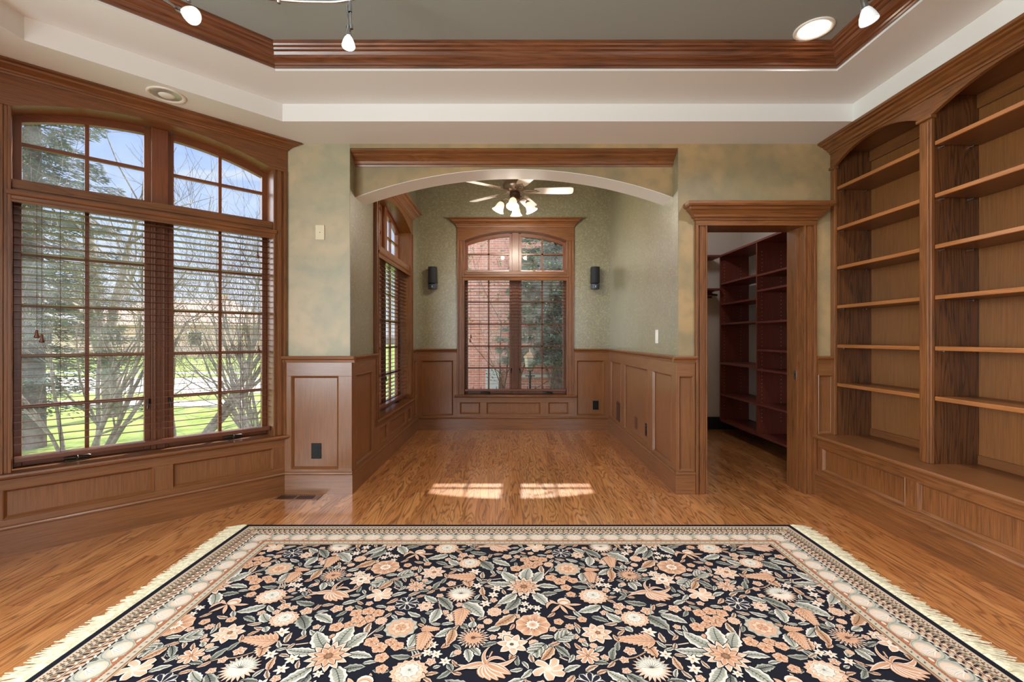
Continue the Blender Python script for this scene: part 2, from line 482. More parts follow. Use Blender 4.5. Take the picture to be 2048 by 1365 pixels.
# header above the alcove, recessed arched beam
r = empty('wall_arch', (0, YB, 0), 0, kind='structure')
MB().box(XL - 0.002, 0, 2.628, XR + 0.002, 0.119, 2.70, M_faux2).build('header_face', r)
def arch_z(x, hw, spring, rise):
    R = (hw * hw + rise * rise) / (2 * rise)
    return spring + math.sqrt(max(0, R * R - x * x)) - (R - rise)
xm = (XL + XR) / 2; hw = (XR - XL) / 2
xs = [XL + (XR - XL) * i / 48 for i in range(49)]
lo = [(x, arch_z(x - xm, hw, 2.292, 0.222)) for x in xs]
m = MB(); m.strip(lo, [(x, 3.34) for x in xs], 0.12, 0.345, M_faux2, False); m.build('arch_beam', r)
m = MB(); m.strip([(x, z - 0.004) for x, z in lo], lo, 0.121, 0.344, M_soffit, False); m.build('arch_soffit', r)
# alcove walls
r = empty('wall_alcove_left', (XL, 4.85, 0), PI / 2, kind='structure')
m = MB(); holed(m, 3.502 - 4.85, YA - 4.85 + 0.12, 0, 3.36, -0.68, 0.68, 0.44, 2.60, 0, 0.172, M_paper); m.build('alcove_left_face', r)
r = empty('wall_alcove_right', (XR, 4.75, 0), -PI / 2, kind='structure')
m = MB(); m.box(-(YA + 0.1 - 4.75), 0, 0, 4.75 - 3.502, 0.12, 3.36, M_paper); m.build('alcove_right_face', r)
r = empty('wall_alcove_back', (0.045, YA, 0), 0, kind='structure')
m = MB(); holed(m, XL - 0.045 - 0.14, XR - 0.045 + 0.1, 0, 3.36, -0.68, 0.68, 0.44, 2.60, 0, 0.172, M_paper); m.build('alcove_back_face', r)
MB().box(XL - 0.1, 3.6, 3.34, XR + 0.1, YA + 0.1, 3.44, M_white).build('ceiling_alcove', kind='structure')
# closet shell
m = MB(); m.box(1.40, 5.97, 0, 3.08, 6.07, 2.72, M_closetwall); m.build('wall_closet_back', kind='structure')
m = MB(); m.box(2.98, 3.62, 0, 3.08, 5.97, 2.72, M_closetwall); m.box(2.70, 3.505, 0, 3.08, 3.62, 2.72, M_closetwall); m.build('wall_closet_right', kind='structure')
m = MB(); m.box(1.385, 3.62, 0, 1.40, 5.97, 2.72, M_closetwall); m.build('wall_closet_left', kind='structure')
MB().box(1.385, 3.60, 2.70, 3.08, 6.07, 2.76, M_closetwall).build('ceiling_closet', kind='structure')
M_blackbase = plain('black_baseboard_paint', lin(26, 24, 24), 0.5)
m = MB(); m.box(1.40, 5.95, 0, 2.98, 5.97, 0.16, M_blackbase); m.box(2.96, 3.62, 0, 2.98, 5.95, 0.16, M_blackbase); m.build('baseboard_closet', kind='structure')
# stepped tray ceiling
O = [(2.82, -2.7), (2.82, 3.56), (-1.72, 3.56), (-2.83, 2.45), (-2.83, -2.7)]
S = [(2.325, -2.0), (2.325, 3.137), (-1.565, 3.137), (-2.42, 2.282), (-2.42, -2.0)]
T = [(1.944, -1.6), (1.944, 2.751), (-1.417, 2.751), (-2.034, 2.134), (-2.034, -1.6)]
def ring(mb, A, za, B, zb, mat):
    n = len(A)
    mb.add([(p[0], p[1], za) for p in A] + [(p[0], p[1], zb) for p in B], [(i, (i + 1) % n, n + (i + 1) % n, n + i) for i in range(n)], mat)
m = MB()
ring(m, O, 2.66, S, 2.66, M_white); ring(m, S, 2.66, S, 2.78, M_white); ring(m, S, 2.78, T, 2.78, M_white); ring(m, T, 2.78, T, 2.895, M_white)
ring(m, O, 3.05, T, 3.05, M_white); ring(m, O, 2.66, O, 3.05, M_white); ring(m, T, 2.895, T, 3.05, M_white)
m.build('ceiling', kind='structure', recalc=False)
MB().prism(T, 2.892, 3.0, M_tray).build('ceiling_tray', kind='structure')
# crown in the tray
CROWN = [(0, 0), (0.010, 0.0), (0.012, 0.010), (0.020, 0.012), (0.022, 0.022), (0.034, 0.030), (0.050, 0.036), (0.062, 0.046), (0.070, 0.060), (0.084, 0.064), (0.090, 0.072), (0.104, 0.076), (0.110, 0.084), (0.116, 0.086), (0.116, 0.100), (0.0, 0.100)]
r = empty('trim_1', (0, 0, 2.793), 0, kind='structure')
def crown_seg(mb, prof, P, i, mat, z, side=1, closed=True):
    """one mitred length of a closed crown"""
    n = len(P); rows = []
    for j in (i, (i + 1) % n):
        d0 = (Vector(P[j]) - Vector(P[j - 1])).normalized(); d1 = (Vector(P[(j + 1) % n]) - Vector(P[j])).normalized()
        n0 = Vector((-d0.y, d0.x)) * side; n1 = Vector((-d1.y, d1.x)) * side
        mm = (n0 + n1).normalized(); mm = mm / mm.dot(n0)
        rows.append([(P[j][0] + mm.x * o, P[j][1] + mm.y * o, z + q) for (o, q) in prof])
    k = len(prof)
    mb.add(rows[0] + rows[1], [(q, k + q, k + q + 1, q + 1) for q in range(k - 1)], mat)
for i in range(5):
    a = Vector(T[i]); b = Vector(T[(i + 1) % 5]); mid = (a + b) / 2; ang = math.atan2(b.y - a.y, b.x - a.x)
    m = MB(); crown_seg(m, CROWN, T, i, oak('crown', 'x'), 0.0)
    # each length in its own frame so the grain follows it
    ca, sa = math.cos(-ang), math.sin(-ang)
    m.v = [((p[0] - mid.x) * ca - (p[1] - mid.y) * sa, (p[0] - mid.x) * sa + (p[1] - mid.y) * ca, p[2]) for p in m.v]
    o = m.build('crown_length', r); o.location = (mid.x, mid.y, 0); o.rotation_euler = (0, 0, ang)
# crown over the alcove arch
r = empty('trim_2', (0, YB + 0.12, 2.528), 0, kind='structure')
c2 = [(0, 0), (0.006, 0), (0.010, 0.014), (0.022, 0.018), (0.030, 0.034), (0.050, 0.050), (0.074, 0.062), (0.084, 0.072), (0.100, 0.078), (0.112, 0.086), (0.112, 0.098), (0, 0.100)]
MB().sweep(c2, [(XL + 0.001, 0), (XR - 0.001, 0)], oak('case', 'x'), side=-1).build('crown_length', r)

# ------------------------------------------------------------------ wainscot, baseboards
def panel_wall(mb, x0, x1, z0, z1, panels, tone='wain', front=-0.022, back=-0.004):
    """frame-and-panel: flat panels recessed behind stiles and rails, sloped moulding round each"""
    ov, oh = oak(tone, 'z'), oak(tone, 'x')
    mb.box(x0, back, z0, x1, 0.0, z1, ov)
    ps = sorted(panels)
    zt = max(p[3] for p in ps); zb = min(p[2] for p in ps)
    if z1 > zt: mb.box(x0, front, zt, x1, back, z1, oh)
    if zb > z0: mb.box(x0, front, z0, x1, back, zb, oh)
    cur = x0
    for (a, b, c, d) in ps:
        if a > cur: mb.box(cur, front, zb, a, back, zt, ov)
        cur = b
        if d < zt: mb.box(a, front, d, b, back, zt, oh)
        if c > zb: mb.box(a, front, zb, b, back, c, oh)
        w = 0.014; f2 = front - 0.004
        o4 = [(a, c), (b, c), (b, d), (a, d)]; i4 = [(a + w, c + w), (b - w, c + w), (b - w, d - w), (a + w, d - w)]
        o5 = [(a - .004, c - .004), (b + .004, c - .004), (b + .004, d + .004), (a - .004, d + .004)]
        vs = [(p[0], front, p[1]) for p in o5] + [(p[0], f2, p[1]) for p in o4] + [(p[0], back - 0.002, p[1]) for p in i4]
        for k in range(4):
            mt = oh if k % 2 == 0 else ov; k2 = (k + 1) % 4
            mb.add([vs[k], vs[k2], vs[4 + k2], vs[4 + k], vs[8 + k2], vs[8 + k]], [(0, 1, 2, 3), (3, 2, 4, 5)], mt)
    if cur < x1: mb.box(cur, front, zb, x1, back, zt, ov)
    return mb
BASEP = [(0, 0), (0.028, 0), (0.028, 0.146), (0.036, 0.150), (0.038, 0.158), (0.034, 0.166), (0.024, 0.170), (0, 0.170)]
def base(mb, x0, x1, tone='wain', prof=BASEP):
    return mb.sweep(prof, [(x0, 0), (x1, 0)], oak(tone, 'x'), side=-1)
CAPP = [(0, -0.05), (0.026, -0.05), (0.030, -0.030), (0.044, -0.020), (0.048, -0.008), (0.044, 0), (0, 0)]
def cap(mb, x0, x1, z=1.045, tone='wain', prof=CAPP):
    return mb.sweep(prof, [(x0, 0, z), (x1, 0, z)], oak(tone, 'x'), side=-1)
ZB, ZT = 0.165, 1.0
def wainscot(n, base_name, loc, rz, segs, caps, bases):
    r = empty('trim_%d' % n, loc, rz, kind='structure')
    for (x0, x1, z1, panels) in segs:
        panel_wall(MB(), x0, x1, ZB, z1, panels).build('wainscot_panelling', r, bevel=0.0015)
    for (x0, x1) in caps:
        cap(MB(), x0, x1).build('chair_rail', r)
    r2 = empty(base_name, loc, rz, kind='structure')
    for (x0, x1) in bases:
        base(MB(), x0, x1).build('baseboard_length', r2)
    return r
# pier
wainscot(3, 'baseboard_pier', (0, YB, 0), 0, [(-1.735, XL + 0.022, ZT, [(-1.667, -1.315, 0.192, 0.892)])], [(-1.735, XL + 0.044)], [(-1.74, XL + 0.028)])
# alcove left (local x = Y - 4.85)
wainscot(4, 'baseboard_alcove_left', (XL, 4.85, 0), PI / 2,
         [(-1.35, -0.752, ZT, [(-1.27, -0.83, 0.192, 0.892)]), (-0.752, 0.752, 0.422, [(-0.63, -0.36, 0.21, 0.355), (-0.27, 0.40, 0.21, 0.355), (0.49, 0.70, 0.21, 0.355)]),
          (0.752, 1.08, ZT, [(0.84, 0.99, 0.192, 0.892)])],
         [(-1.35, -0.752), (0.752, 1.08)], [(-1.35, 1.08)])
# alcove back (local x = X - 0.045)
wainscot(5, 'baseboard_alcove_back', (0.045, YA, 0), 0,
         [(-1.278, -0.752, ZT, [(-1.205, -0.805, 0.192, 0.892)]), (-0.752, 0.752, 0.422, [(-0.71, -0.458, 0.21, 0.355), (-0.368, 0.316, 0.21, 0.355), (0.424, 0.674, 0.21, 0.355)]),
          (0.752, 1.219, ZT, [(0.79, 1.135, 0.192, 0.892)])],
         [(-1.278, -0.752), (0.752, 1.219)], [(-1.278, 1.219)])
# alcove right (local x = 4.75 - Y)
wainscot(6, 'baseboard_alcove_right', (XR, 4.75, 0), -PI / 2,
         [(-1.18, 1.25, ZT, [(-1.03, -0.50, 0.192, 0.892), (-0.34, 0.53, 0.192, 0.892), (0.69, 1.165, 0.192, 0.892)])],
         [(-1.18, 1.25)], [(-1.18, 1.25)])
# stub between alcove and door, stub between door and bookcase
wainscot(7, 'baseboard_stub', (0, YB, 0), 0, [(XR - 0.022, 1.385, ZT, [(XR + 0.0, 1.37, 0.175, 0.892)])], [(XR - 0.044, 1.397)], [(XR - 0.028, 1.385)])
wainscot(8, 'baseboard_corner', (0, YB, 0), 0, [(2.302, 2.445, ZT, [(2.32, 2.43, 0.46, 0.90)])], [(2.302, 2.440)], [(2.302, 2.42)])
# bay
wainscot(9, 'baseboard_bay', BAY, RB, [(-0.80, 0.745, 0.422, [(-0.69, -0.048, 0.205, 0.362), (0.051, 0.660, 0.205, 0.362)])], [], [(-0.80, 0.745)])

# left wall, towards the bay
wainscot(10, 'baseboard_left', (-2.785, 1.7, 0), PI / 2, [(-0.74, 0.735, ZT, [(-0.66, -0.03, 0.192, 0.892), (0.07, 0.66, 0.192, 0.892)])], [(-0.74, 0.735)], [(-0.74, 0.735)])

# ------------------------------------------------------------------ windows
HW = 0.66; SILL = 0.45; SPR = 2.437; RISE = 0.125
def az(x): return arch_z(x, HW, SPR, RISE)
def window(n, loc, rz, crown_z, crown_h, proj, label_tone='case', crank=True):
    r = empty('window_%d' % n, loc, rz, kind='structure')
    ov, oh = oak('case', 'z'), oak('case', 'x')
    sv, sh = oak('sash', 'z'), oak('sash', 'x')
    for s in (-1, 1):
        m = MB()
        for (a, b, d) in ((0, .014, .024), (.014, .03, .016), (.03, .058, .021), (.058, .072, .014), (.072, .09, .032)):
            m.box(s * (HW + a), -d, SILL, s * (HW + b), 0, SPR + 0.003, ov)
        m.build('casing', r, bevel=0.002)
        MB().box(s * HW, 0.001, SILL, s * (HW + 0.02), 0.172, 2.50, ov).build('jamb', r)
    xs = [-HW + 2 * HW * i / 40 for i in range(41)]
    m = MB()
    m.strip([(x, az(x)) for x in xs], [(x, 2.62) for x in xs], -0.026, 0.172, oh)
    for s in (-1, 1): m.box(s * HW, -0.026, SPR, s * (HW + 0.092), 0.0, 2.62, oh)
    m.build('arched_head', r)
    m = MB()
    prof = [(0, -0.004), (0.006, -0.004), (0.010, 0.10 * crown_h), (0.20 * proj, 0.16 * crown_h), (0.26 * proj, 0.30 * crown_h), (0.42 * proj, 0.46 * crown_h), (0.66 * proj, 0.62 * crown_h), (0.72 * proj, 0.76 * crown_h), (0.96 * proj, 0.84 * crown_h), (proj, 0.88 * crown_h), (proj, crown_h), (0, crown_h)]
    w = HW + 0.092
    m.sweep(prof, [(-w, 0.0, crown_z), (-w, -0.026), (w, -0.026), (w, 0.0)], oh, side=-1)
    m.box(-w, -0.026, crown_z, w, 0, crown_z + crown_h, oh)
    m.build('crown', r)
    m = MB(); m.sweep([(-0.165, -0.03), (0.040, -0.03), (0.050, -0.022), (0.053, -0.012), (0.048, -0.002), (0.044, 0), (-0.165, 0)], [(-HW - 0.12, 0, SILL), (HW + 0.12, 0)], oh, side=-1); m.build('stool', r)
    m = MB(); m.box(-HW, 0.0, 1.985, HW, 0.168, 2.05, oh); m.box(-HW, -0.006, 2.0, HW, 0.0, 2.044, oh); m.build('transom_rail', r, bevel=0.003)
    m = MB(); m.box(-0.045, 0.112, SILL, 0.045, 0.166, 1.985, sv); m.box(-0.045, 0.095, 2.05, 0.045, 0.166, az(0), sv)
    for s in (-1, 1): m.box(s * 0.018, 0.104, SILL, s * 0.030, 0.112, 1.985, sv)
    m.build('mullion', r, bevel=0.003)
    for s in (-1, 1):
        a, b = (0.045, HW) if s > 0 else (-HW, -0.045)
        # casement below
        z0, z1 = SILL + 0.002, 1.984; w = 0.034
        m = MB()
        m.box(a, 0.124, z0, a + w, 0.166, z1, sv); m.box(b - w, 0.124, z0, b, 0.166, z1, sv)
        m.box(a + w, 0.124, z0, b - w, 0.168, z0 + 0.055, sh); m.box(a + w, 0.124, z1 - 0.035, b - w, 0.166, z1, sh)
        sash = m.build('casement_sash', r, bevel=0.003)
        m = MB(); gx = (a + b) / 2
        m.box(gx - 0.010, 0.136, z0 + 0.05, gx + 0.010, 0.162, z1 - 0.03, sv)
        for z in (1.660, 1.368, 1.077, 0.787): m.box(a + w - .002, 0.136, z - 0.010, b - w + .002, 0.162, z + 0.010, sh)
        m.build('muntin_grid', sash)
        MB().box(a + w - .004, 0.150, z0 + 0.05, b - w + .004, 0.154, z1 - 0.03, M_glass).build('pane', sash)
        # arched light above
        z0 = 2.052
        xs = [a + (b - a) * i / 16 for i in range(17)]; xi = [a + w + (b - a - 2 * w) * i / 16 for i in range(17)]
        m = MB()
        m.box(a, 0.124, z0, a + w, 0.168, az(a + w) - 0.006, sv); m.box(b - w, 0.124, z0, b, 0.168, az(b - w) - 0.006, sv)
        m.box(a + w, 0.124, z0, b - w, 0.168, z0 + 0.03, sh)
        m.strip([(x, az(x) - 0.042) for x in xi], [(x, az(x) + 0.001) for x in xi], 0.124, 0.166, sh)
        sash = m.build('arched_sash', r)
        m = MB()
        m.box(gx - 0.010, 0.136, z0 + 0.03, gx + 0.010, 0.162, az(gx) - 0.04, sv); m.box(a + w - .002, 0.136, 2.278, b - w + .002, 0.162, 2.298, sh)
        m.build('muntin_grid', sash)
        m = MB(); m.strip([(x, z0 + 0.03) for x in xi], [(x, az(x) - 0.040) for x in xi], 0.150, 0.154, M_glass); m.build('pane', sash)
        # crank operator on the stool
        m = MB(); cx = -0.40 if s < 0 else 0.42
        m.tube([(cx - 0.055, 0.098, SILL + 0.018), (cx - 0.03, 0.096, SILL + 0.020), (cx + 0.05, 0.096, SILL + 0.017), (cx + 0.062, 0.098, SILL + 0.016)], [0.013, 0.017, 0.016, 0.010], M_bronze, 10)
        m.tube([(cx - 0.012, 0.092, SILL + 0.030), (cx, 0.078, SILL + 0.034), (cx + 0.004, 0.070, SILL + 0.012)], 0.007, M_bronze, 8)
        m.box(cx - 0.05, 0.088, SILL, cx + 0.05, 0.124, SILL + 0.008, M_bronze)
        m.build('crank_handle', r)
        m = MB(); m.tube([(s * 0.050, 0.126, 0.78), (s * 0.056, 0.110, 0.77), (s * 0.062, 0.105, 0.72)], [0.009, 0.008, 0.006], M_bronze, 8); m.build('sash_lock', r)
    return r
window(1, BAY, RB, 2.605, 0.053, 0.085)
window(2, (XL, 4.85, 0), PI / 2, 2.615, 0.100, 0.100)
window(3, (0.045, YA, 0), 0, 2.615, 0.098, 0.090)
def blind(loc, rz, label, tassels):
    r = empty('wooden_blind', loc, rz, label, 'blind', 'dark wood slat blinds')
    h = HW - 0.006
    bx = oak('blind', 'x')
    m = MB(); m.sweep([(0, 0), (0.012, 0), (0.014, 0.010), (0.010, 0.018), (0.012, 0.034), (0.020, 0.040), (0.024, 0.052), (0.024, 0.062), (0, 0.062)], [(-h - 0.004, 0.03, 1.922), (-h - 0.004, -0.010), (h + 0.004, -0.010), (h + 0.004, 0.03)], oak('case', 'x'), side=-1); m.box(-h, -0.010, 1.93, h, 0.0, 1.983, oak('case', 'x')); m.build('valance', r)
    MB().box(-h, 0.022, 1.935, h, 0.078, 1.982, bx).build('headrail', r)
    m = MB(); n = 33
    for k in range(n):
        z = 1.905 - k * 0.0412; t = -0.0015
        m.add([(-h, 0.028, z - t), (h, 0.028, z - t), (h, 0.074, z + t), (-h, 0.074, z + t), (-h, 0.028, z - t + .0026), (h, 0.028, z - t + .0026), (h, 0.074, z + t + .0026), (-h, 0.074, z + t + .0026)],
              [(0, 3, 2, 1), (4, 5, 6, 7), (0, 1, 5, 4), (1, 2, 6, 5), (2, 3, 7, 6), (3, 0, 4, 7)], bx)
    m.build('slats', r)
    m = MB(); m.box(-h, 0.022, 0.492, h, 0.080, 0.520, bx); m.build('bottom_rail', r, bevel=0.004)
    for x in (-0.47, 0.0, 0.47):
        m = MB()
        for y in (0.026, 0.076): m.tube([(x, y, 0.505), (x, y, 1.95)], 0.0014, M_cord, 4)
        m.build('ladder_cord', r)
    for (x, z) in tassels:
        m = MB(); m.tube([(x, 0.018, z + 0.02), (x, 0.018, 1.94)], 0.0012, M_cord, 4); c = m.build('pull_cord', r)
        m = MB(); m.lathe([(0.001, 0.028), (0.006, 0.026), (0.007, 0.014), (0.005, 0.010), (0.012, -0.008), (0.013, -0.016), (0.008, -0.020), (0.0, -0.020)], oak('blind', 'z'), (x, 0.018, z), n=12); m.build('tassel', c)
    return r
blind(BAY, RB, 'wide dark wood blind lowered over the big bay window on the left', [(-0.565, 1.20), (-0.545, 1.175), (0.565, 1.79), (0.57, 1.10)])
blind((XL, 4.85, 0), PI / 2, 'dark wood blind over the alcove side window seen at a steep angle', [(-0.57, 1.20), (-0.57, 1.17)])
blind((0.045, YA, 0), 0, 'dark wood blind lowered over the alcove end window facing the brick house', [(-0.575, 1.20), (-0.585, 1.15), (0.57, 1.88), (0.575, 1.08)])

# ------------------------------------------------------------------ closet doorway
r = empty('door_1', (0, YB, 0), 0, kind='structure')
ov, oh = oak('case', 'z'), oak('case', 'x')
DX0, DX1, DZ = 1.476, 2.211, 2.032
for s, xe in ((-1, DX0), (1, DX1)):
    m = MB()
    for (a, b, d) in ((0, .012, .026), (.012, .026, .017), (.026, .056, .022), (.056, .070, .015), (.070, .088, .034)):
        m.box(xe + s * a, -d, 0, xe + s * b, 0, DZ + 0.002, ov)
    m.build('casing', r, bevel=0.002)
m = MB()
m.box(DX0 - 0.088, -0.03, DZ, DX1 + 0.088, 0, 2.072, oh)
cp = [(0, 0), (0.008, 0), (0.010, 0.014), (0.024, 0.020), (0.028, 0.036), (0.046, 0.060), (0.060, 0.072), (0.064, 0.086), (0.080, 0.092), (0.086, 0.104), (0.086, 0.124), (0, 0.124)]
m.sweep(cp, [(DX0 - 0.088, 0, 2.072), (DX0 - 0.088, -0.03), (DX1 + 0.088, -0.03), (DX1 + 0.088, 0)], oh, side=-1)
m.box(DX0 - 0.088, -0.03, 2.072, DX1 + 0.088, 0, 2.196, oh)
m.build('header', r)
MB().box(DX0 - 0.013, 0.001, 0, DX0, 0.20, DZ, ov).build('jamb', r)
m = MB(); m.box(DX1, 0.001, 0, DX1 + 0.013, 0.045, DZ, ov); m.box(DX1, 0.095, 0, DX1 + 0.013, 0.20, DZ, ov); m.build('jamb', r)
MB().box(DX0, 0.001, DZ, DX1, 0.20, DZ + 0.012, oh).build('head_jamb', r)
m = MB(); m.box(DX1 - 0.012, 0.050, 0.01, DX1 + 0.013, 0.090, DZ - 0.002, ov); pd = m.build('pocket_door_edge', r)
m = MB(); m.box(DX1 - 0.0145, 0.058, 0.86, DX1 - 0.011, 0.082, 0.93, M_chrome); m.box(DX1 - 0.016, 0.064, 0.885, DX1 - 0.014, 0.076, 0.905, M_dark); m.build('pull_latch', pd)
# ------------------------------------------------------------------ built-in bookcase on the right (world coordinates)
BX = 2.42; BKX = 2.70
r = empty('bookcase', (2.55, 2.0, 0), 0, 'tall built-in oak bookcase with arched bays along the right wall', 'bookcase')
oz, oy, ox = oak('case', 'z'), oak('case', 'y'), oak('case', 'x')
pz, pdark = oak('shelf', 'z'), oak('shelf', 'y')
bays = [(2.735, 3.452), (1.655, 2.655), (0.86, 1.575)]
MB().box(BKX, 0.78, 0.44, BKX + 0.018, 3.495, 2.62, oak('back', 'z')).build('back_panel', r, True)
for (y0, y1) in ((3.452, 3.498), (2.655, 2.735), (1.575, 1.655), (0.78, 0.86)):
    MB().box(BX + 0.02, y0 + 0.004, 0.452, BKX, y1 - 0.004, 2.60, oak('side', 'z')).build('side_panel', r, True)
    m = MB(); m.box(BX, y0, 0.452, BX + 0.022, y1, 2.47, oz)
    if y1 < 3.49: m.box(BX - 0.008, y0 + 0.012, 0.452, BX, y1 - 0.012, 2.44, oz)
    m.build('face_stile', r, True, bevel=0.004)
    m = MB(); m.box(BX - 0.014, y0 - 0.010, 2.452, BX + 0.025, min(y1 + 0.010, 3.499), 2.472, oy); m.build('stile_cap', r, True, bevel=0.004)
for (y0, y1) in bays:
    hw2 = (y1 - y0) / 2; ym = (y0 + y1) / 2
    ys = [y0 + (y1 - y0) * i / 28 for i in range(29)]
    m = MB(); m.strip([(y, arch_z(y - ym, hw2, 2.472, 0.095)) for y in ys], [(y, 2.60) for y in ys], 0, 0.022, oy)
    m.v = [(BX + p[1], p[0], p[2]) for p in m.v]
    m.build('arched_valance', r, True)
    MB().box(BX + 0.022, y0, 2.585, BKX, y1, 2.60, pdark).build('top_panel', r, True)
    m = MB(); m.box(BKX - 0.020, y0, 2.505, BKX, y1, 2.585, pdark); m.build('top_cleat', r, True, bevel=0.004)
    m = MB(); m.box(BKX - 0.014, y0, 0.452, BKX, y1, 0.505, pdark); m.build('bottom_cleat', r, True, bevel=0.003)
for (y0, y1) in ((3.452, 3.498), (2.655, 2.735), (1.575, 1.655), (0.78, 0.86)):
    MB().box(BX, y0, 2.472, BX + 0.021, y1, 2.60, oy).build('valance_block', r, True)
first = None
for bi, (y0, y1) in enumerate(bays):
    for z in (2.315, 2.012, 1.718, 1.426, 1.133, 0.845):
        m = MB(); m.box(BX + 0.030, y0 + 0.006, z - 0.022, BKX - 0.002, y1 - 0.006, z - 0.001, pdark)
        m.box(BX + 0.014, y0 + 0.006, z - 0.024, BX + 0.032, y1 - 0.006, z, oak('edge', 'y'))
        sh = m.build('shelf', r, True, bevel=0.003)
        for x in (BX + 0.06, BKX - 0.05):
            MB().tube([(x, y1 - 0.013, z - 0.028), (x, y1 + 0.003, z - 0.028)], 0.005, M_chrome, 8).build('shelf_pin', sh, False)
        for c in sh.children:
            c.parent = sh; c.location = -Vector(r.location)
# crown
m = MB(); m.sweep([(0, 0), (0.008, 0), (0.010, 0.012), (0.022, 0.016), (0.030, 0.030), (0.050, 0.040), (0.060, 0.052), (0.078, 0.056), (0.084, 0.064), (0.098, 0.068), (0.098, 0.084), (0, 0.084)], [(BX, 3.497, 2.575), (BX, 0.70, 2.575)], oy, side=-1); m.build('crown', r, True)
MB().box(BX, 0.70, 2.60, BKX, 3.497, 2.655, oy).build('head_rail', r, True)
# counter and base
m = MB(); m.sweep([(0, -0.03), (0.020, -0.03), (0.030, -0.018), (0.030, -0.010), (0.022, 0.0), (0, 0)], [(2.305, 3.497, 0.452), (2.305, 0.72, 0.452)], pdark, side=-1); m.box(2.305, 0.72, 0.422, BKX, 3.497, 0.452, pdark); m.build('counter', r, True)
m = MB(); panel_wall(m, 0.0, 2.77, 0.165, 0.422, [(0.085, 0.80, 0.198, 0.362), (0.885, 1.82, 0.198, 0.362), (1.90, 2.62, 0.198, 0.362)], 'case')
m.v = [(2.325 + p[1], 3.497 - p[0], p[2]) for p in m.v]
ms = {oak('case', 'x'): oak('case', 'y')}; m.mats = [ms.get(k, k) for k in m.mats]
m.build('base_panelling', r, True, bevel=0.0015)
m = MB(); m.box(2.325, 0.74, 0, BKX, 3.497, 0.42, oz); m.build('base_carcass', r, True)
m = MB(); m.sweep([(0, 0), (0.034, 0), (0.034, 0.142), (0.040, 0.146), (0.044, 0.156), (0.038, 0.166), (0.030, 0.170), (0.030, 0.178), (0.022, 0.182), (0, 0.182)], [(2.325, 3.497), (2.325, 0.72)], oy, side=-1); m.build('plinth', r, True)

# ------------------------------------------------------------------ cherry shelving in the closet
r = empty('closet_shelving', (2.75, 4.9, 0), 0, 'dark cherry wall-hung shelving unit inside the closet', 'shelving')
cz, cy, cx_ = oak('cherry', 'z'), oak('cherry', 'y'), oak('cherry', 'x')
CX = 2.60; CB = 2.955
for y in (3.98, 4.89, 5.75):
    m = MB(); m.box(CX, y - 0.010, 0.17, CB, y + 0.010, 2.21, cz)
    m.strip([(CX, 0.17), (CX + 0.02, 0.145), (CX + 0.05, 0.135), (CB, 0.135)], [(CX, 0.171), (CX + 0.02, 0.171), (CX + 0.05, 0.171), (CB, 0.171)], y - 0.010, y + 0.010, cz)
    m.build('side_panel', r, True)
    m = MB()
    for k in range(46):
        z = 0.30 + k * 0.04
        for x in (CX + 0.05, CB - 0.10): m.lathe([(0.0, 0.0005), (0.0035, 0.0005), (0.0035, 0)], M_ivory, (x, y - 0.0104, z), (0, -1, 0), 6)
    h = m.build('peg_holes', r, True, kind='stuff')
MB().box(CX - 0.01, 3.97, 2.195, CB, 5.78, 2.216, cy).build('top_shelf', r, True)
for (y0, y1, zs) in ((4.90, 5.74, (1.864, 1.610, 1.367, 0.886, 0.490, 0.165)), (3.99, 4.88, (1.855, 1.690, 1.358, 1.063, 0.856, 0.490, 0.165))):
    for z in zs:
        th = 0.03 if z in (0.886,) else 0.02
        MB().box(CX, y0, z - th, CB - 0.02, y1, z, cy).build('shelf', r, True)
MB().box(CB - 0.012, 3.99, 0.17, CB, 4.88, 2.20, cz).build('back_panel', r, True)
r = empty('closet_hanging_shelf', (2.2, 5.9, 1.8), 0, 'dark closet shelf and hanging rod across the back closet wall', 'shelf')
m = MB(); m.box(1.41, 5.66, 2.185, 2.585, 5.965, 2.206, cx_); m.build('top_shelf', r, True)
m = MB(); m.box(1.41, 5.66, 1.775, 2.585, 5.965, 1.795, cx_); m.build('lower_shelf', r, True)
MB().box(1.41, 5.945, 1.70, 2.585, 5.966, 1.774, cx_).build('cleat', r, True)
m = MB(); m.tube([(1.41, 5.80, 1.725), (2.585, 5.80, 1.725)], 0.016, M_chrome, 12); m.build('hanging_rod', r, True)

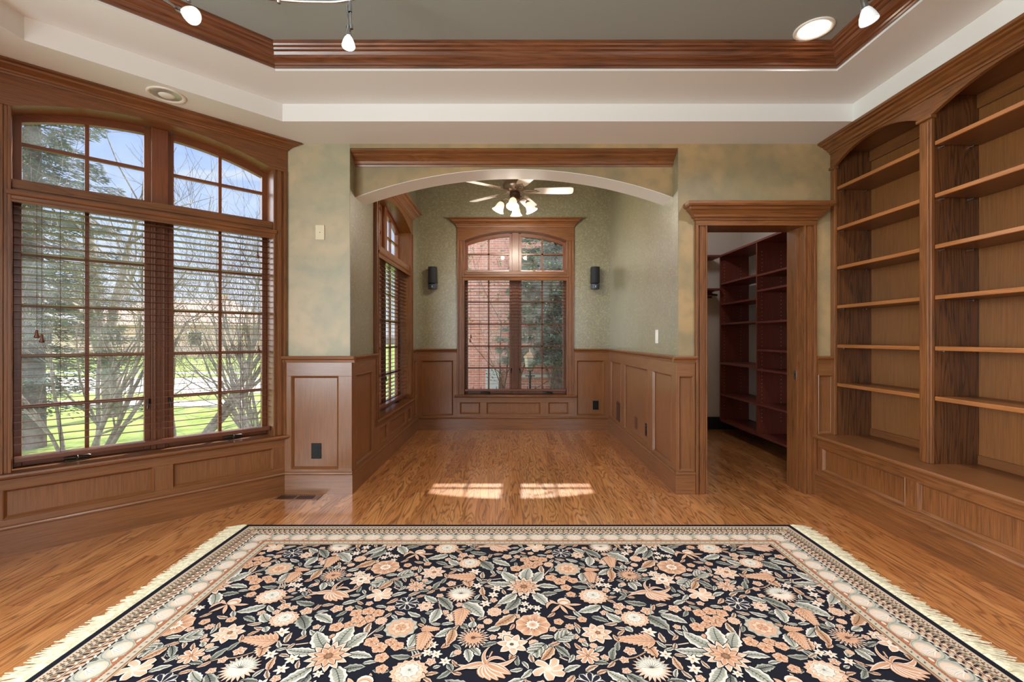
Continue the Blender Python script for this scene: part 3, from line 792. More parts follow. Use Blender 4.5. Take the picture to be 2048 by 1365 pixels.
# ------------------------------------------------------------------ plates, outlets, grilles, speakers
def plate(name, loc, rz, w, h, mat, label, cat, kind, group=None):
    """small cover plate on a wall; local x along the wall, -y into the room"""
    r = empty(name, loc, rz, label, cat, group)
    m = MB(); m.box(-w / 2, -0.006, -h / 2, w / 2, 0, h / 2, mat); m.build('cover_plate', r, bevel=0.002)
    if kind == 'outlet':
        for s in (-1, 1):
            m = MB(); m.box(-0.017, -0.008, s * 0.020 - 0.014, 0.017, -0.006, s * 0.020 + 0.014, mat); so = m.build('socket', r, bevel=0.002)
            m = MB(); m.box(-0.008, -0.0085, s * 0.020 - 0.004, -0.006, -0.008, s * 0.020 + 0.005, M_dark); m.box(0.006, -0.0085, s * 0.020 - 0.004, 0.008, -0.008, s * 0.020 + 0.005, M_dark); m.build('slots', so)
    elif kind == 'switch':
        m = MB(); m.box(-0.017, -0.009, -0.034, 0.017, -0.006, 0.034, mat); m.build('rocker', r, bevel=0.002)
    elif kind == 'blank':
        m = MB(); m.lathe([(0.0, 0.002), (0.003, 0.001), (0.003, 0)], M_bronze, (0, -0.006, 0), (0, -1, 0), 10); m.build('screw', r)
    elif kind == 'grille':
        m = MB(); m.box(-w / 2 + 0.015, -0.0065, -h / 2 + 0.015, w / 2 - 0.015, -0.006, h / 2 - 0.015, M_dark); m.build('opening', r)
        m = MB()
        k = int((h - 0.03) / 0.013)
        for i in range(k): m.box(-w / 2 + 0.015, -0.010, -h / 2 + 0.017 + i * 0.013, w / 2 - 0.015, -0.0065, -h / 2 + 0.024 + i * 0.013, mat)
        for i in range(1, 6): x = -w / 2 + i * w / 6; m.box(x - 0.003, -0.011, -h / 2 + 0.015, x + 0.003, -0.0065, h / 2 - 0.015, mat)
        m.build('louvres', r)
    return r
PF = 0.004   # panel face stands this far in front of the wall
plate('wall_outlet', (-1.486, YB - PF - 0.001, 0.324), 0, 0.075, 0.118, M_black, 'black power outlet low on the oak panel of the pier', 'outlet', 'outlet')
plate('wall_outlet', (1.077, YA - PF - 0.001, 0.318), 0, 0.075, 0.115, M_black, 'black outlet plate on the back alcove panel right of the window', 'outlet', 'blank')
plate('wall_outlet', (XR - PF - 0.001, 4.30, 0.322), -PI / 2, 0.075, 0.118, M_black, 'black power outlet on the alcove side panelling nearest the doorway', 'outlet', 'outlet')
plate('wall_jack_plate', (XR - PF - 0.001, 4.675, 0.318), -PI / 2, 0.072, 0.118, M_brown, 'brown jack plate between the brown grille and the black outlet', 'plate', 'blank')
plate('wall_air_grille', (XR - PF - 0.001, 5.42, 0.262 + 0.05), -PI / 2, 0.20, 0.235, M_brown, 'brown metal return air grille low on the alcove side panelling', 'vent', 'grille')
plate('light_switch', (XR - 0.001, 4.0, 1.195), -PI / 2, 0.075, 0.118, M_whitepl, 'white light switch on the pale wallpaper of the alcove side wall', 'switch', 'switch')
plate('blank_wall_plate', (-1.459, YB - 0.001, 1.985), 0, 0.068, 0.112, M_ivory, 'ivory blank wall plate high on the tan pier', 'plate', 'blank')
# floor register
r = empty('floor_register', (-1.585, 3.405, 0.0), 0, 'oak floor register with slots in front of the pier', 'vent')
m = MB(); m.box(-0.155, -0.055, 0.0, 0.165, 0.058, 0.004, oak('case', 'x')); m.build('frame', r, bevel=0.001)
for cxx in (-0.085, 0.055):
    m = MB()
    for i in range(8): m.box(cxx - 0.052 + i * 0.0155, -0.040, 0.0042, cxx - 0.044 + i * 0.0155, 0.032, 0.0052, M_dark)
    m.build('slot_row', r)
M_cloth = plain('black_speaker_cloth', lin(26, 28, 36), 0.75, bump=0.3, bscale=900)
M_blk2 = plain('blue_black_plastic', lin(50, 58, 74), 0.4)
def speaker(x, label, tilt):
    r = empty('wall_speaker', (x, YA - 0.001, 1.94), 0, label, 'speaker', 'small black wall speakers beside the alcove window')
    m = MB(); m.tube([(0, -0.001, -0.03), (0, -0.045, -0.03)], 0.012, M_black, 10); m.box(-0.03, -0.010, -0.07, 0.03, 0, 0.02, M_black); m.build('wall_bracket', r)
    def curved(z0, z1, d0, d1, w0, w1, mat, nm):
        n = 9; lo = []; 
        m = MB(); vs = []
        for (z, d, w) in ((z0, d0, w0), (z1, d1, w1)):
            fr = [(w * (2 * i / (n - 1) - 1), -d - 0.022 * (1 - (2 * i / (n - 1) - 1) ** 2)) for i in range(n)]
            vs += [(p[0], p[1], z) for p in fr] + [(w, -0.045, z), (-w, -0.045, z)]
        k = n + 2
        m.add(vs, [(i, (i + 1) % k, k + (i + 1) % k, k + i) for i in range(k)] + [tuple(range(k - 1, -1, -1)), tuple(range(k, 2 * k))], mat)
        return m.build(nm, r, bevel=0.003)
    curved(-0.062, 0.145, 0.105, 0.118, 0.056, 0.052, M_cloth, 'grille_cover')
    curved(-0.074, -0.062, 0.088, 0.088, 0.052, 0.052, M_dark, 'shadow_gap')
    curved(-0.135, -0.074, 0.098, 0.105, 0.052, 0.055, M_blk2, 'lower_body')
    m = MB(); m.box(-0.003, -0.128, -0.118, 0.003, -0.120, -0.092, M_whitepl); m.build('badge', r)
    m = MB(); m.lathe([(0, 0.002), (0.004, 0.001), (0.004, 0)], M_whitepl, (0.044, -0.098, -0.068), (0, -1, 0), 8); m.build('indicator_light', r)
    return r
speaker(-1.008, 'black wall speaker left of the alcove end window', 0)
speaker(1.056, 'black wall speaker right of the alcove end window', 0)

# ------------------------------------------------------------------ recessed lights and track lighting
WARM = (0.96, 0.975, 1.0)
M_bulb = plain('lit_lamp_glass', lin(255, 244, 225), 0.3, emit=(1.0, 0.90, 0.74, 1), es=14.0)
M_baffle = plain('lit_reflector', lin(250, 246, 236), 0.25, emit=(1.0, 0.92, 0.78, 1), es=1.6)
M_trimring = plain('white_trim_ring', lin(226, 222, 214), 0.4)
M_mirror = plain('faceted_reflector', lin(196, 196, 194), 0.25, 0.5)
def downlight(x, y, z, label, lit, power=0, rad=0.10):
    r = empty('recessed_downlight', (x, y, z), 0, label, 'ceiling light')
    m = MB(); m.lathe([(rad * 0.78, 0.0), (rad * 0.80, -0.004), (rad * 0.92, -0.007), (rad, -0.004), (rad, 0.0)], M_trimring, n=36); m.build('trim_ring', r)
    m = MB(); n = 24
    prof = [(rad * 0.78, -0.001), (rad * 0.74, 0.02 if lit else 0.02), (rad * 0.60, 0.05), (rad * 0.30, 0.07), (0.0, 0.072)]
    if lit: prof = [(a, b * 0.02 - 0.002) for (a, b) in prof]
    else: prof = [(a, -0.0005 - 0.05 * b) for (a, b) in prof]
    m.lathe(prof, M_baffle if lit else M_mirror, n=n if lit else 14, smooth=lit); m.build('reflector', r)
    m = MB(); m.lathe([(0, -0.012), (rad * 0.22, -0.012), (rad * 0.36, -0.008), (rad * 0.42, -0.004)], M_bulb if lit else M_whitepl, n=20); m.build('lamp', r)
    if power:
        light('ceiling_spot', 'SPOT', (x, y, z - 0.03), power, WARM, target=(x, y, 0), spot_size=2.5, spot_blend=0.7, shadow_soft_size=0.07)
    return r
downlight(1.67, 2.545, 2.892, 'lit round recessed downlight in the grey tray ceiling near its right corner', True, 60)
downlight(-2.10, 2.796, 2.66, 'unlit round recessed downlight with mirrored reflector in the white soffit above the bay window', False)
for (x, y) in ((-1.65, 0.6), (0.0, 0.3), (1.6, 0.4), (0.0, -1.3)):  # unseen spots added to brighten the room, no fixtures modelled
    light('ceiling_spot', 'SPOT', (x, y, 2.86), 70, WARM, target=(x, y, 0), spot_size=2.5, spot_blend=0.7, shadow_soft_size=0.07)
rail = [(-2.0, 0.9), (-1.85, 1.5), (-1.42, 2.03), (-1.25, 2.13), (-1.10, 2.172), (-0.95, 2.185), (-0.765, 2.172), (-0.5, 2.05), (-0.1, 1.75), (0.4, 1.45), (0.9, 1.45), (1.3, 1.75), (1.55, 2.0), (1.68, 2.06)]
def smooth(P, k=6):
    out = []
    for i in range(len(P) - 1):
        p0 = P[max(i - 1, 0)]; p1 = P[i]; p2 = P[i + 1]; p3 = P[min(i + 2, len(P) - 1)]
        for j in range(k):
            t = j / k
            out.append(tuple(0.5 * (2 * b + (c - a) * t + (2 * a - 5 * b + 4 * c - d) * t * t + (3 * b - a - 3 * c + d) * t ** 3) for a, b, c, d in zip(p0, p1, p2, p3)))
    out.append(tuple(P[-1])); return out
r = empty('track_rail', (-0.95, 2.185, 2.78), 0, 'curved chrome monorail hanging under the tray ceiling', 'track light')
m = MB(); m.tube([(p[0], p[1], 2.78) for p in smooth(rail)], 0.008, M_chrome, 10); m.build('bent_rail', r, True)
for (x, y) in ((-1.10, 2.172), (0.4, 1.45), (1.3, 1.75), (-1.85, 1.5)):
    m = MB(); m.tube([(x, y, 2.762), (x, y, 2.893)], 0.006, M_chrome, 8); m.lathe([(0, -0.018), (0.010, -0.016), (0.012, 0.004), (0.006, 0.012)], M_chrome, (x, y, 2.78), n=12); m.lathe([(0.0, 0), (0.03, 0.0), (0.03, 0.006), (0.0, 0.012)], M_chrome, (x, y, 2.880), n=16); m.build('standoff', r, True)
M_frost = plain('lit_frosted_glass', lin(245, 243, 235), 0.3, emit=(1.0, 0.93, 0.80, 1), es=2.4)
M_clearshade = plain('frosted_glass_shade', lin(225, 230, 220), 0.15, emit=(1.0, 0.95, 0.85, 1), es=0.25)
M_coolshade = plain('clear_glass_shade', lin(222, 228, 232), 0.12, emit=(0.9, 0.95, 1.0, 1), es=0.35)
def track_head(pos, aim, shade_mat, label, power, k=1.0):
    p = Vector(pos); d = (Vector(aim) - p).normalized()
    r = empty('track_spotlight', p, 0, label, 'spotlight', 'spotlights on the monorail')
    top = Vector((p.x + 0.008, p.y, 2.771))
    m = MB(); m.tube([top - p, Vector((0.012, 0, 0.06))], [0.006, 0.0045], M_chrome, 8); m.lathe([(0.009, 0.0), (0.008, 0.03), (0.004, 0.05)], M_chrome, top - p - Vector((0, 0, 0.05)), n=12); m.build('drop_rod', r)
    m = MB(); m.tube([Vector((0.014, 0, 0.046)), Vector((0.012, 0, 0.066))], 0.008, M_chrome, 8); m.build('swivel', r)
    m = MB(); m.lathe([(0.0, -0.005), (0.011, 0.0), (0.012, 0.03), (0.017, 0.05)], M_chrome, -d * 0.060, d, 16); m.build('lamp_socket', r)
    m = MB(); m.tube([-d * 0.06, -d * 0.09 + Vector((-0.004, 0, 0.01)), -d * 0.15 + Vector((-0.008, 0, 0.02))], [0.005, 0.004, 0.007], M_chrome, 8); m.build('aiming_arm', r)
    m = MB(); m.lathe([(a * k, b * k) for a, b in [(0.014, 0.0), (0.022, 0.012), (0.031, 0.035), (0.037, 0.058), (0.036, 0.064), (0.034, 0.058), (0.028, 0.036), (0.018, 0.012)]], shade_mat, -d * 0.012, d, 24); m.build('glass_shade', r)
    m = MB(); m.lathe([(a * k, b * k) for a, b in [(0, 0.070), (0.020, 0.066), (0.030, 0.058), (0.031, 0.050)]], M_bulb, -d * 0.012, d, 20); m.build('lamp', r)
    light('track_beam', 'SPOT', p + d * 0.07, power, WARM, target=aim, spot_size=1.5, spot_blend=0.6, shadow_soft_size=0.03)
    return r
track_head((-1.439, 2.03, 2.618), (-0.59, 1.75, 2.12), M_clearshade, 'leftmost monorail spotlight with pale glass shade aimed towards the room, glaring', 30)
track_head((-0.772, 2.172, 2.595), (-0.70, 1.95, 0.5), M_frost, 'glowing monorail spotlight hanging straight down at the middle left of the tray', 30, 0.82)
track_head((1.540, 2.0, 2.605), (1.95, 1.9, 0.9), M_coolshade, 'clear glass monorail spotlight near the right corner beside the recessed light', 30)

# ------------------------------------------------------------------ ceiling fan in the alcove
FX, FY, FZ = 0.03, 4.75, 2.70
fan = empty('ceiling_fan', (FX, FY, FZ), 0, 'white-bladed ceiling fan with a four shade light kit in the alcove', 'ceiling fan')
M_pewter = plain('antique_pewter', lin(176, 160, 146), 0.28, 0.85)
M_pewdark = plain('dark_pewter', lin(112, 88, 74), 0.35, 0.7)
M_blade = plain('white_fan_blade', lin(246, 244, 242), 0.35)
m = MB(); m.lathe([(0, 0.642), (0.07, 0.640), (0.075, 0.60), (0.03, 0.57), (0.013, 0.56), (0.013, 0.14), (0.04, 0.13)], M_pewter, n=20); m.build('downrod', fan)
m = MB(); m.lathe([(0.0, 0.135), (0.06, 0.13), (0.105, 0.10), (0.125, 0.06), (0.120, 0.030), (0.100, 0.010), (0.090, -0.005), (0.05, -0.015), (0.0, -0.015)], M_pewter, n=32); m.build('motor_housing', fan)
m = MB(); m.lathe([(0.0, -0.014), (0.052, -0.016), (0.056, -0.04), (0.050, -0.075), (0.058, -0.085), (0.050, -0.100), (0.030, -0.110), (0.022, -0.150), (0.030, -0.165), (0.018, -0.185), (0.0, -0.188)], M_pewdark, n=28); m.build('switch_housing', fan)
for k in range(5):
    a = math.radians(-2 + 72 * k); q = Matrix.Rotation(a, 3, 'Z') @ Matrix.Rotation(math.radians(-12), 3, 'X')
    m = MB(); n = 10
    pr = [(0.20, 0.045), (0.26, 0.056), (0.45, 0.064), (0.56, 0.066), (0.585, 0.060), (0.598, 0.045), (0.602, 0.0)]
    top = [(x, w) for x, w in pr] + [(x, -w) for x, w in reversed(pr[:-1])]
    vs = [q @ Vector((x, y, 0.003)) for x, y in top] + [q @ Vector((x, y, -0.003)) for x, y in top]
    L = len(top)
    m.add(vs, [tuple(range(L)), tuple(range(2 * L - 1, L - 1, -1))] + [(i, (i + 1) % L, L + (i + 1) % L, L + i) for i in range(L)], M_blade)
    b = m.build('blade', fan)
    m = MB()
    for s in (-1, 1):
        m.tube([q @ Vector(p) for p in ((0.085, s * 0.012, 0.0), (0.13, s * 0.034, -0.010), (0.18, s * 0.030, -0.008), (0.225, s * 0.012, -0.006), (0.245, 0, -0.006))], 0.006, M_pewter, 6)
    m.tube([q @ Vector(p) for p in ((0.07, 0, 0.0), (0.14, 0, -0.012), (0.20, 0, -0.008))], 0.008, M_pewter, 6)
    for p in ((0.215, 0.024), (0.215, -0.024), (0.25, 0)): m.lathe([(0, -0.004), (0.008, -0.003), (0.009, 0)], M_pewter, q @ Vector((p[0], p[1], -0.004)), n=8)
    m.build('blade_iron', b)
M_shade = plain('glowing_alabaster_shade', lin(255, 240, 215), 0.4, emit=(1.0, 0.80, 0.54, 1), es=0.9)
for k, a in enumerate((math.radians(182), math.radians(262), math.radians(2), math.radians(85))):
    dx, dy = math.cos(a), math.sin(a)
    m = MB(); m.tube([(0.04 * dx, 0.04 * dy, -0.10), (0.09 * dx, 0.09 * dy, -0.075), (0.125 * dx, 0.125 * dy, -0.09), (0.130 * dx, 0.130 * dy, -0.115)], 0.006, M_pewter, 8); ar = m.build('lamp_arm', fan)
    ax = Vector((dx * 0.42, dy * 0.42, -0.9)).normalized(); c0 = Vector((0.128 * dx, 0.128 * dy, -0.105))
    m = MB(); m.lathe([(0.0, -0.006), (0.018, -0.004), (0.024, 0.012), (0.020, 0.020)], M_pewter, c0, ax, 16); m.build('shade_holder', ar)
    m = MB(); m.lathe([(0.020, 0.012), (0.034, 0.030), (0.041, 0.055), (0.045, 0.080), (0.054, 0.100), (0.064, 0.112), (0.061, 0.112), (0.050, 0.098), (0.040, 0.078), (0.036, 0.055), (0.030, 0.032), (0.016, 0.014)], M_shade, c0, ax, 28); m.build('bell_shade', ar)
    m = MB(); m.lathe([(0.0, 0.085), (0.015, 0.080), (0.022, 0.062), (0.016, 0.035), (0.010, 0.02)], M_bulb, c0, ax, 16); m.build('bulb', ar)
    p = Vector((FX, FY, FZ)) + c0 + ax * 0.135
    light('fan_lamp', 'POINT', p, 14, (1.0, 0.90, 0.76), shadow_soft_size=0.03)
light('closet_lamp', 'POINT', (1.95, 4.9, 2.55), 8, WARM, shadow_soft_size=0.08)
# ------------------------------------------------------------------ floral rug
RX0, RX1, RY0, RY1 = -1.66, 1.742, 0.46, 2.887
random.seed(11)
NAVY = lin(26, 26, 36); NAVY2 = lin(38, 39, 50); PEACH = lin(208, 162, 130); PEACHD = lin(184, 130, 96); LPEACH = lin(220, 190, 164); CREAM = lin(228, 218, 204)
SAGE = lin(144, 145, 131); LSAGE = lin(180, 178, 163); DSAGE = lin(90, 91, 82); TAN = lin(178, 146, 114); BROWN = lin(108, 74, 54); RUST = lin(170, 110, 78); BEIGE = lin(196, 178, 154)
def L3(a, b, t): return tuple(a[i] + (b[i] - a[i]) * t for i in range(4))
class Pat:
    def __init__(s, bounds):
        s.v = []; s.f = []; s.c = []; s.lvl = 0; s.b = bounds
    def poly(s, pts, cols, z):
        x0, x1, y0, y1 = s.b
        xs = [p[0] for p in pts]; ys = [p[1] for p in pts]
        if max(xs) <= x0 or min(xs) >= x1 or max(ys) <= y0 or min(ys) >= y1: return
        if min(xs) < x0 or max(xs) > x1 or min(ys) < y0 or max(ys) > y1:
            P = [(p[0], p[1], c) for p, c in zip(pts, cols)]
            for ax, lim, sg in ((0, x0, 1), (0, x1, -1), (1, y0, 1), (1, y1, -1)):
                Q = []
                for i in range(len(P)):
                    a, b = P[i - 1], P[i]; da = (a[ax] - lim) * sg; db = (b[ax] - lim) * sg
                    if (da >= 0) != (db >= 0):
                        t = da / (da - db); Q.append((a[0] + (b[0] - a[0]) * t, a[1] + (b[1] - a[1]) * t, L3(a[2], b[2], t)))
                    if db >= 0: Q.append(b)
                P = Q
                if len(P) < 3: return
            pts = [(p[0], p[1]) for p in P]; cols = [p[2] for p in P]
        k = len(s.v); s.v += [(p[0], p[1], z) for p in pts]; s.f.append(list(range(k, k + len(pts)))); s.c += list(cols)
    def blade(s, p0, p1, p2, Wd, cb, cm, ce, z, prof='leaf', n=7, serr=0.0, vein=None, out=None):
        """petal or leaf along a bezier from p0 to p2: middle colour cb->cm, edge colour ce"""
        rows = []
        for i in range(n + 1):
            t = i / n
            x = (1 - t) ** 2 * p0[0] + 2 * t * (1 - t) * p1[0] + t * t * p2[0]; y = (1 - t) ** 2 * p0[1] + 2 * t * (1 - t) * p1[1] + t * t * p2[1]
            dx = 2 * (1 - t) * (p1[0] - p0[0]) + 2 * t * (p2[0] - p1[0]); dy = 2 * (1 - t) * (p1[1] - p0[1]) + 2 * t * (p2[1] - p1[1])
            l = math.hypot(dx, dy) or 1e-6; nx, ny = -dy / l, dx / l
            if prof == 'leaf': w = math.sin(PI * min(1, t ** 0.8)) ** 0.8
            elif prof == 'round': w = 0.45 + 0.55 * math.sin(PI * 0.5 * min(1, t * 1.5)) if t < 0.8 else math.sqrt(max(0, 1 - ((t - 0.8) / 0.2) ** 2))
            elif prof == 'drop': w = math.sin(PI * t ** 1.5) ** 0.9
            elif prof == 'taper': w = (1 - t) ** 0.7
            else: w = 1.0
            if serr and 0 < i < n: w *= 1 + serr * (1 if i % 2 else -1)
            rows.append((x, y, nx, ny, w * Wd, t))
        if out:
            for a, b in zip(rows, rows[1:]):
                e = 0.0035
                s.poly([(a[0] + a[2] * (a[4] + e), a[1] + a[3] * (a[4] + e)), (b[0] + b[2] * (b[4] + e), b[1] + b[3] * (b[4] + e)), (b[0] - b[2] * (b[4] + e), b[1] - b[3] * (b[4] + e)), (a[0] - a[2] * (a[4] + e), a[1] - a[3] * (a[4] + e))], [out] * 4, z - 0.00005)
        for a, b in zip(rows, rows[1:]):
            ca = L3(cb, cm, a[5]); cbb = L3(cb, cm, b[5])
            for sg in (1, -1):
                m = 0.62
                A0 = (a[0], a[1]); B0 = (b[0], b[1])
                A1 = (a[0] + a[2] * a[4] * m * sg, a[1] + a[3] * a[4] * m * sg); B1 = (b[0] + b[2] * b[4] * m * sg, b[1] + b[3] * b[4] * m * sg)
                A2 = (a[0] + a[2] * a[4] * sg, a[1] + a[3] * a[4] * sg); B2 = (b[0] + b[2] * b[4] * sg, b[1] + b[3] * b[4] * sg)
                s.poly([A0, B0, B1, A1], [ca, cbb, cbb, ca], z); s.poly([A1, B1, B2, A2], [L3(ca, ce, .5), L3(cbb, ce, .5), ce, ce], z)
        if vein:
            for a, b in zip(rows[:-1], rows[1:-1]):
                e = 0.0016
                s.poly([(a[0] + a[2] * e, a[1] + a[3] * e), (b[0] + b[2] * e, b[1] + b[3] * e), (b[0] - b[2] * e, b[1] - b[3] * e), (a[0] - a[2] * e, a[1] - a[3] * e)], [vein] * 4, z + 0.00008)
                for sg in (1, -1):
                    q = (a[0] + a[2] * a[4] * .62 * sg + (b[0] - a[0]) * .8, a[1] + a[3] * a[4] * .62 * sg + (b[1] - a[1]) * .8)
                    s.poly([(a[0], a[1]), (a[0] + (b[0] - a[0]) * .22, a[1] + (b[1] - a[1]) * .22), q], [vein] * 3, z + 0.00008)
    def disc(s, x, y, r, c0, c1, z, n=12, jag=0.0):
        P = [(x + r * (1 + jag * (1 if i % 2 else -1)) * math.cos(2 * PI * i / n), y + r * (1 + jag * (1 if i % 2 else -1)) * math.sin(2 * PI * i / n)) for i in range(n)]
        for i in range(n): s.poly([(x, y), P[i], P[(i + 1) % n]], [c0, c1, c1], z)
    tick = 0
    def petals(s, x, y, r0, r1, n, wd, cb, cm, ce, z, rot=0.0, prof='leaf', ex=1.0, out=NAVY, span=2 * PI, **k):
        for i in range(n):
            a = rot + span * i / n
            ca, sa = math.cos(a), math.sin(a)
            s.blade((x + r0 * ca, y + r0 * sa * ex), (x + (r0 + r1) / 2 * ca, y + (r0 + r1) / 2 * sa * ex), (x + r1 * ca, y + r1 * sa * ex), wd, cb, cm, ce, z + i * 3.5e-6, prof, k.get('st', 5), out=out, vein=k.get('vein'))
    def line(s, pts, w, c, z):
        for a, b in zip(pts, pts[1:]):
            dx, dy = b[0] - a[0], b[1] - a[1]; l = math.hypot(dx, dy) or 1e-6; nx, ny = -dy / l * w, dx / l * w
            s.poly([(a[0] + nx, a[1] + ny), (b[0] + nx, b[1] + ny), (b[0] - nx, b[1] - ny), (a[0] - nx, a[1] - ny)], [c] * 4, z)
FB = 0.281
F = (RX0 + FB, RX1 - FB, RY0 + FB, RY1 - FB)
pat = Pat(F)
ZP = 0.0092
def u(px, py):
    uu = 760 + px / 4.452; vv = 1080 + py / 4.452
    Y = 920 * 1.172 / (vv - 677)
    return ((uu - 1024) / 920 * Y, Y)
def ur(py, r): return r / 4.452 / 920 * u(0, py)[1]
A1 = (1.46, 0.0); A2 = (0.73, 0.473)
def mot(k, cx, cy, rr, ox, oy, a=0.0, zz=0.0):
    x, y = u(cx, cy); x += ox; y += oy; r = ur(cy, rr); z = ZP + 0.0006 + zz; r *= .97
    P = pat
    if k == 'sun':
        P.petals(x, y, r * .15, r, 13, r * .17, PEACHD, LPEACH, CREAM, z, a, 'leaf', st=6)
        P.petals(x, y, r * .1, r * .68, 10, r * .14, PEACHD, PEACH, LPEACH, z + .00012, a + .3, 'leaf', st=5)
        P.disc(x, y, r * .2, TAN, BROWN, z + .00024, 14, .12)
        P.petals(x, y, 0, r * .24, 8, r * .012, BROWN, BROWN, BROWN, z + .00030, a, 'leaf', out=None, st=3)
    elif k == 'fine':
        P.petals(x, y, r * .1, r, 22, r * .095, PEACHD, LPEACH, CREAM, z, a, 'leaf', st=5)
        P.petals(x, y, r * .1, r * .78, 18, r * .08, PEACHD, PEACH, LPEACH, z + .00012, a + .2, 'leaf', st=4)
        P.petals(x, y, 0, r * .2, 6, r * .03, BROWN, BROWN, BROWN, z + .00024, a, 'taper', out=None, st=3)
    elif k == 'round':
        P.petals(x, y, r * .2, r, 9, r * .30, PEACHD, PEACH, LPEACH, z, a, 'round', st=6)
        P.petals(x, y, r * .34, r * .74, 18, r * .018, BROWN, BROWN, BROWN, z + .00018, a - .05, 'taper', out=None, st=3)
        P.disc(x, y, r * .36, CREAM, CREAM, z + .00024, 22, .14); P.disc(x, y, r * .24, PEACHD, LPEACH, z + .00030, 12)
    elif k == 'carn':
        for q, (f, c0, c1) in enumerate(((1.0, LSAGE, SAGE), (.82, PEACH, LSAGE), (.55, LPEACH, PEACH), (.32, PEACHD, LPEACH))):
            P.petals(x, y, 0, r * f, 11 - q * 2, r * f * .34, c0, c0, c1, z + .00012 * q, a + q * .4, 'round', out=NAVY if q == 0 else PEACHD, st=5)
    elif k == 'fluff':
        P.petals(x, y, 0, r, 16, r * .20, LPEACH, PEACH, LPEACH, z, a, 'round', st=5, ex=.92)
        P.petals(x, y, 0, r * .76, 12, r * .2, PEACH, LPEACH, CREAM, z + .00012, a + .2, 'round', out=PEACHD, st=5)
        P.petals(x, y + r * .12, 0, r * .5, 9, r * .16, LSAGE, CREAM, CREAM, z + .00024, a, 'round', out=SAGE, st=4)
        P.disc(x, y + r * .14, r * .10, DSAGE, LSAGE, z + .00036, 10)
    elif k == 'thistle':
        P.petals(x, y, r * .1, r, 22, r * .10, CREAM, PEACH, LPEACH, z, PI, 'leaf', st=4, span=2 * PI)
        P.petals(x, y, 0, r * .8, 13, r * .10, CREAM, LSAGE, CREAM, z + .00012, .1, 'leaf', out=SAGE, span=PI, st=4)
        P.petals(x, y, 0, r * .6, 11, r * .12, LPEACH, CREAM, CREAM, z + .00018, PI + .1, 'leaf', out=None, span=PI, st=4)
        P.petals(x, y, 0, r * .55, 9, r * .02, DSAGE, DSAGE, DSAGE, z + .00030, .2, 'taper', out=None, span=PI, st=3)
    elif k == 'lotus':
        P.petals(x, y, r * .1, r, 8, r * .27, PEACHD, LPEACH, CREAM, z, a, 'leaf', st=6)
        P.petals(x, y, 0, r * .66, 7, r * .2, PEACH, LPEACH, CREAM, z + .00012, a + .4, 'leaf', st=5, out=PEACHD)
        P.disc(x + r * .08, y + r * .05, r * .17, PEACHD, BROWN, z + .00024, 10, .1)
    elif k == 'daff':
        P.petals(x, y, r * .15, r, 7, r * .26, PEACH, LPEACH, CREAM, z, a, 'leaf', st=6)
        P.petals(x, y, 0, r * .45, 7, r * .17, LPEACH, CREAM, CREAM, z + .00012, a + .4, 'round', st=4, out=PEACHD)
        P.disc(x - r * .05, y, r * .14, BROWN, DSAGE, z + .00024, 8)
    elif k == 'six':
        P.petals(x, y, r * .1, r, 8, r * .22, PEACHD, PEACH, CREAM, z, a, 'round', st=6)
        P.disc(x, y, r * .16, TAN, BROWN, z + .00018, 10, .15)
    elif k == 'bloss':
        P.petals(x, y, 0, r, 5, r * .42, PEACHD, PEACH, LPEACH, z, a, 'round', st=4)
        P.disc(x, y, r * .2, BROWN, PEACHD, z + .00012, 8)
    elif k == 'open':
        P.petals(x, y, r * .15, r, 9, r * .24, NAVY2, NAVY2, CREAM, z, a, 'round', st=5)
        P.disc(x, y, r * .16, LPEACH, CREAM, z + .00012, 10, .1)
    elif k == 'star':
        P.petals(x, y, 0, r, 6, r * .23, LPEACH, CREAM, CREAM, z, a, 'leaf', st=4)
        P.disc(x, y, r * .16, PEACHD, PEACHD, z + .00012, 8)
    elif k == 'pom':
        P.petals(x, y, 0, r, 10, r * .3, PEACH, PEACH, CREAM, z, a, 'round', st=4)
        P.petals(x, y, 0, r * .6, 7, r * .25, PEACHD, LPEACH, LPEACH, z + .00012, a + .4, 'round', out=PEACHD, st=4)
    elif k == 'orchid':
        for i, (an, l, w) in enumerate(((.9, 1.0, .34), (2.3, .95, .32), (3.5, 1.0, .34), (4.7, .9, .36), (5.7, 1.0, .34), (0.1, .9, .3))):
            c, s_ = math.cos(an), math.sin(an)
            P.blade((x, y), (x + r * .6 * l * math.cos(an - .3), y + r * .6 * l * math.sin(an - .3)), (x + r * l * math.cos(an + .25), y + r * l * math.sin(an + .25)), r * w * .8, LPEACH, PEACH, CREAM, z + i * 8e-6, 'round', 6, out=NAVY)
        P.disc(x, y, r * .3, CREAM, LPEACH, z + .00012, 10)
    elif k == 'lily':
        for qi, (dx, dy, bx, by, w) in enumerate(((1.15, .35, .6, -.35, .11), (-1.05, -.05, -.5, -.35, .11), (-1.15, -.42, -.4, .02, .12), (.95, -.55, .55, -.05, .10), (.15, .95, -.25, .5, .10), (.75, .1, .3, .55, .08))):
            P.blade((x, y), (x + bx * r, y + by * r), (x + dx * r, y + dy * r), r * w, PEACHD, PEACH, CREAM, z + qi * 8e-6, 'taper' if dy > .5 else 'leaf', 8, out=NAVY)
        for i, an in enumerate((-2.1, -1.75, -1.4, -1.05, -.7)):
            P.blade((x + r * .05, y - r * .05), (x + r * .5 * math.cos(an), y + r * .45 * math.sin(an)), (x + r * (.35 + .75 * math.cos(an)), y + r * .85 * math.sin(an)), r * .15, PEACHD, PEACH, CREAM, z + .00012 + i * 6e-6, 'leaf', 6, out=PEACHD)
    elif k == 'tulip':
        P.blade((x - r * .1, y), (x + r * .3, y + r * .3), (x + r * .6, y), r * .36, PEACH, PEACH, CREAM, z + .00012, 'leaf', 7, out=NAVY)
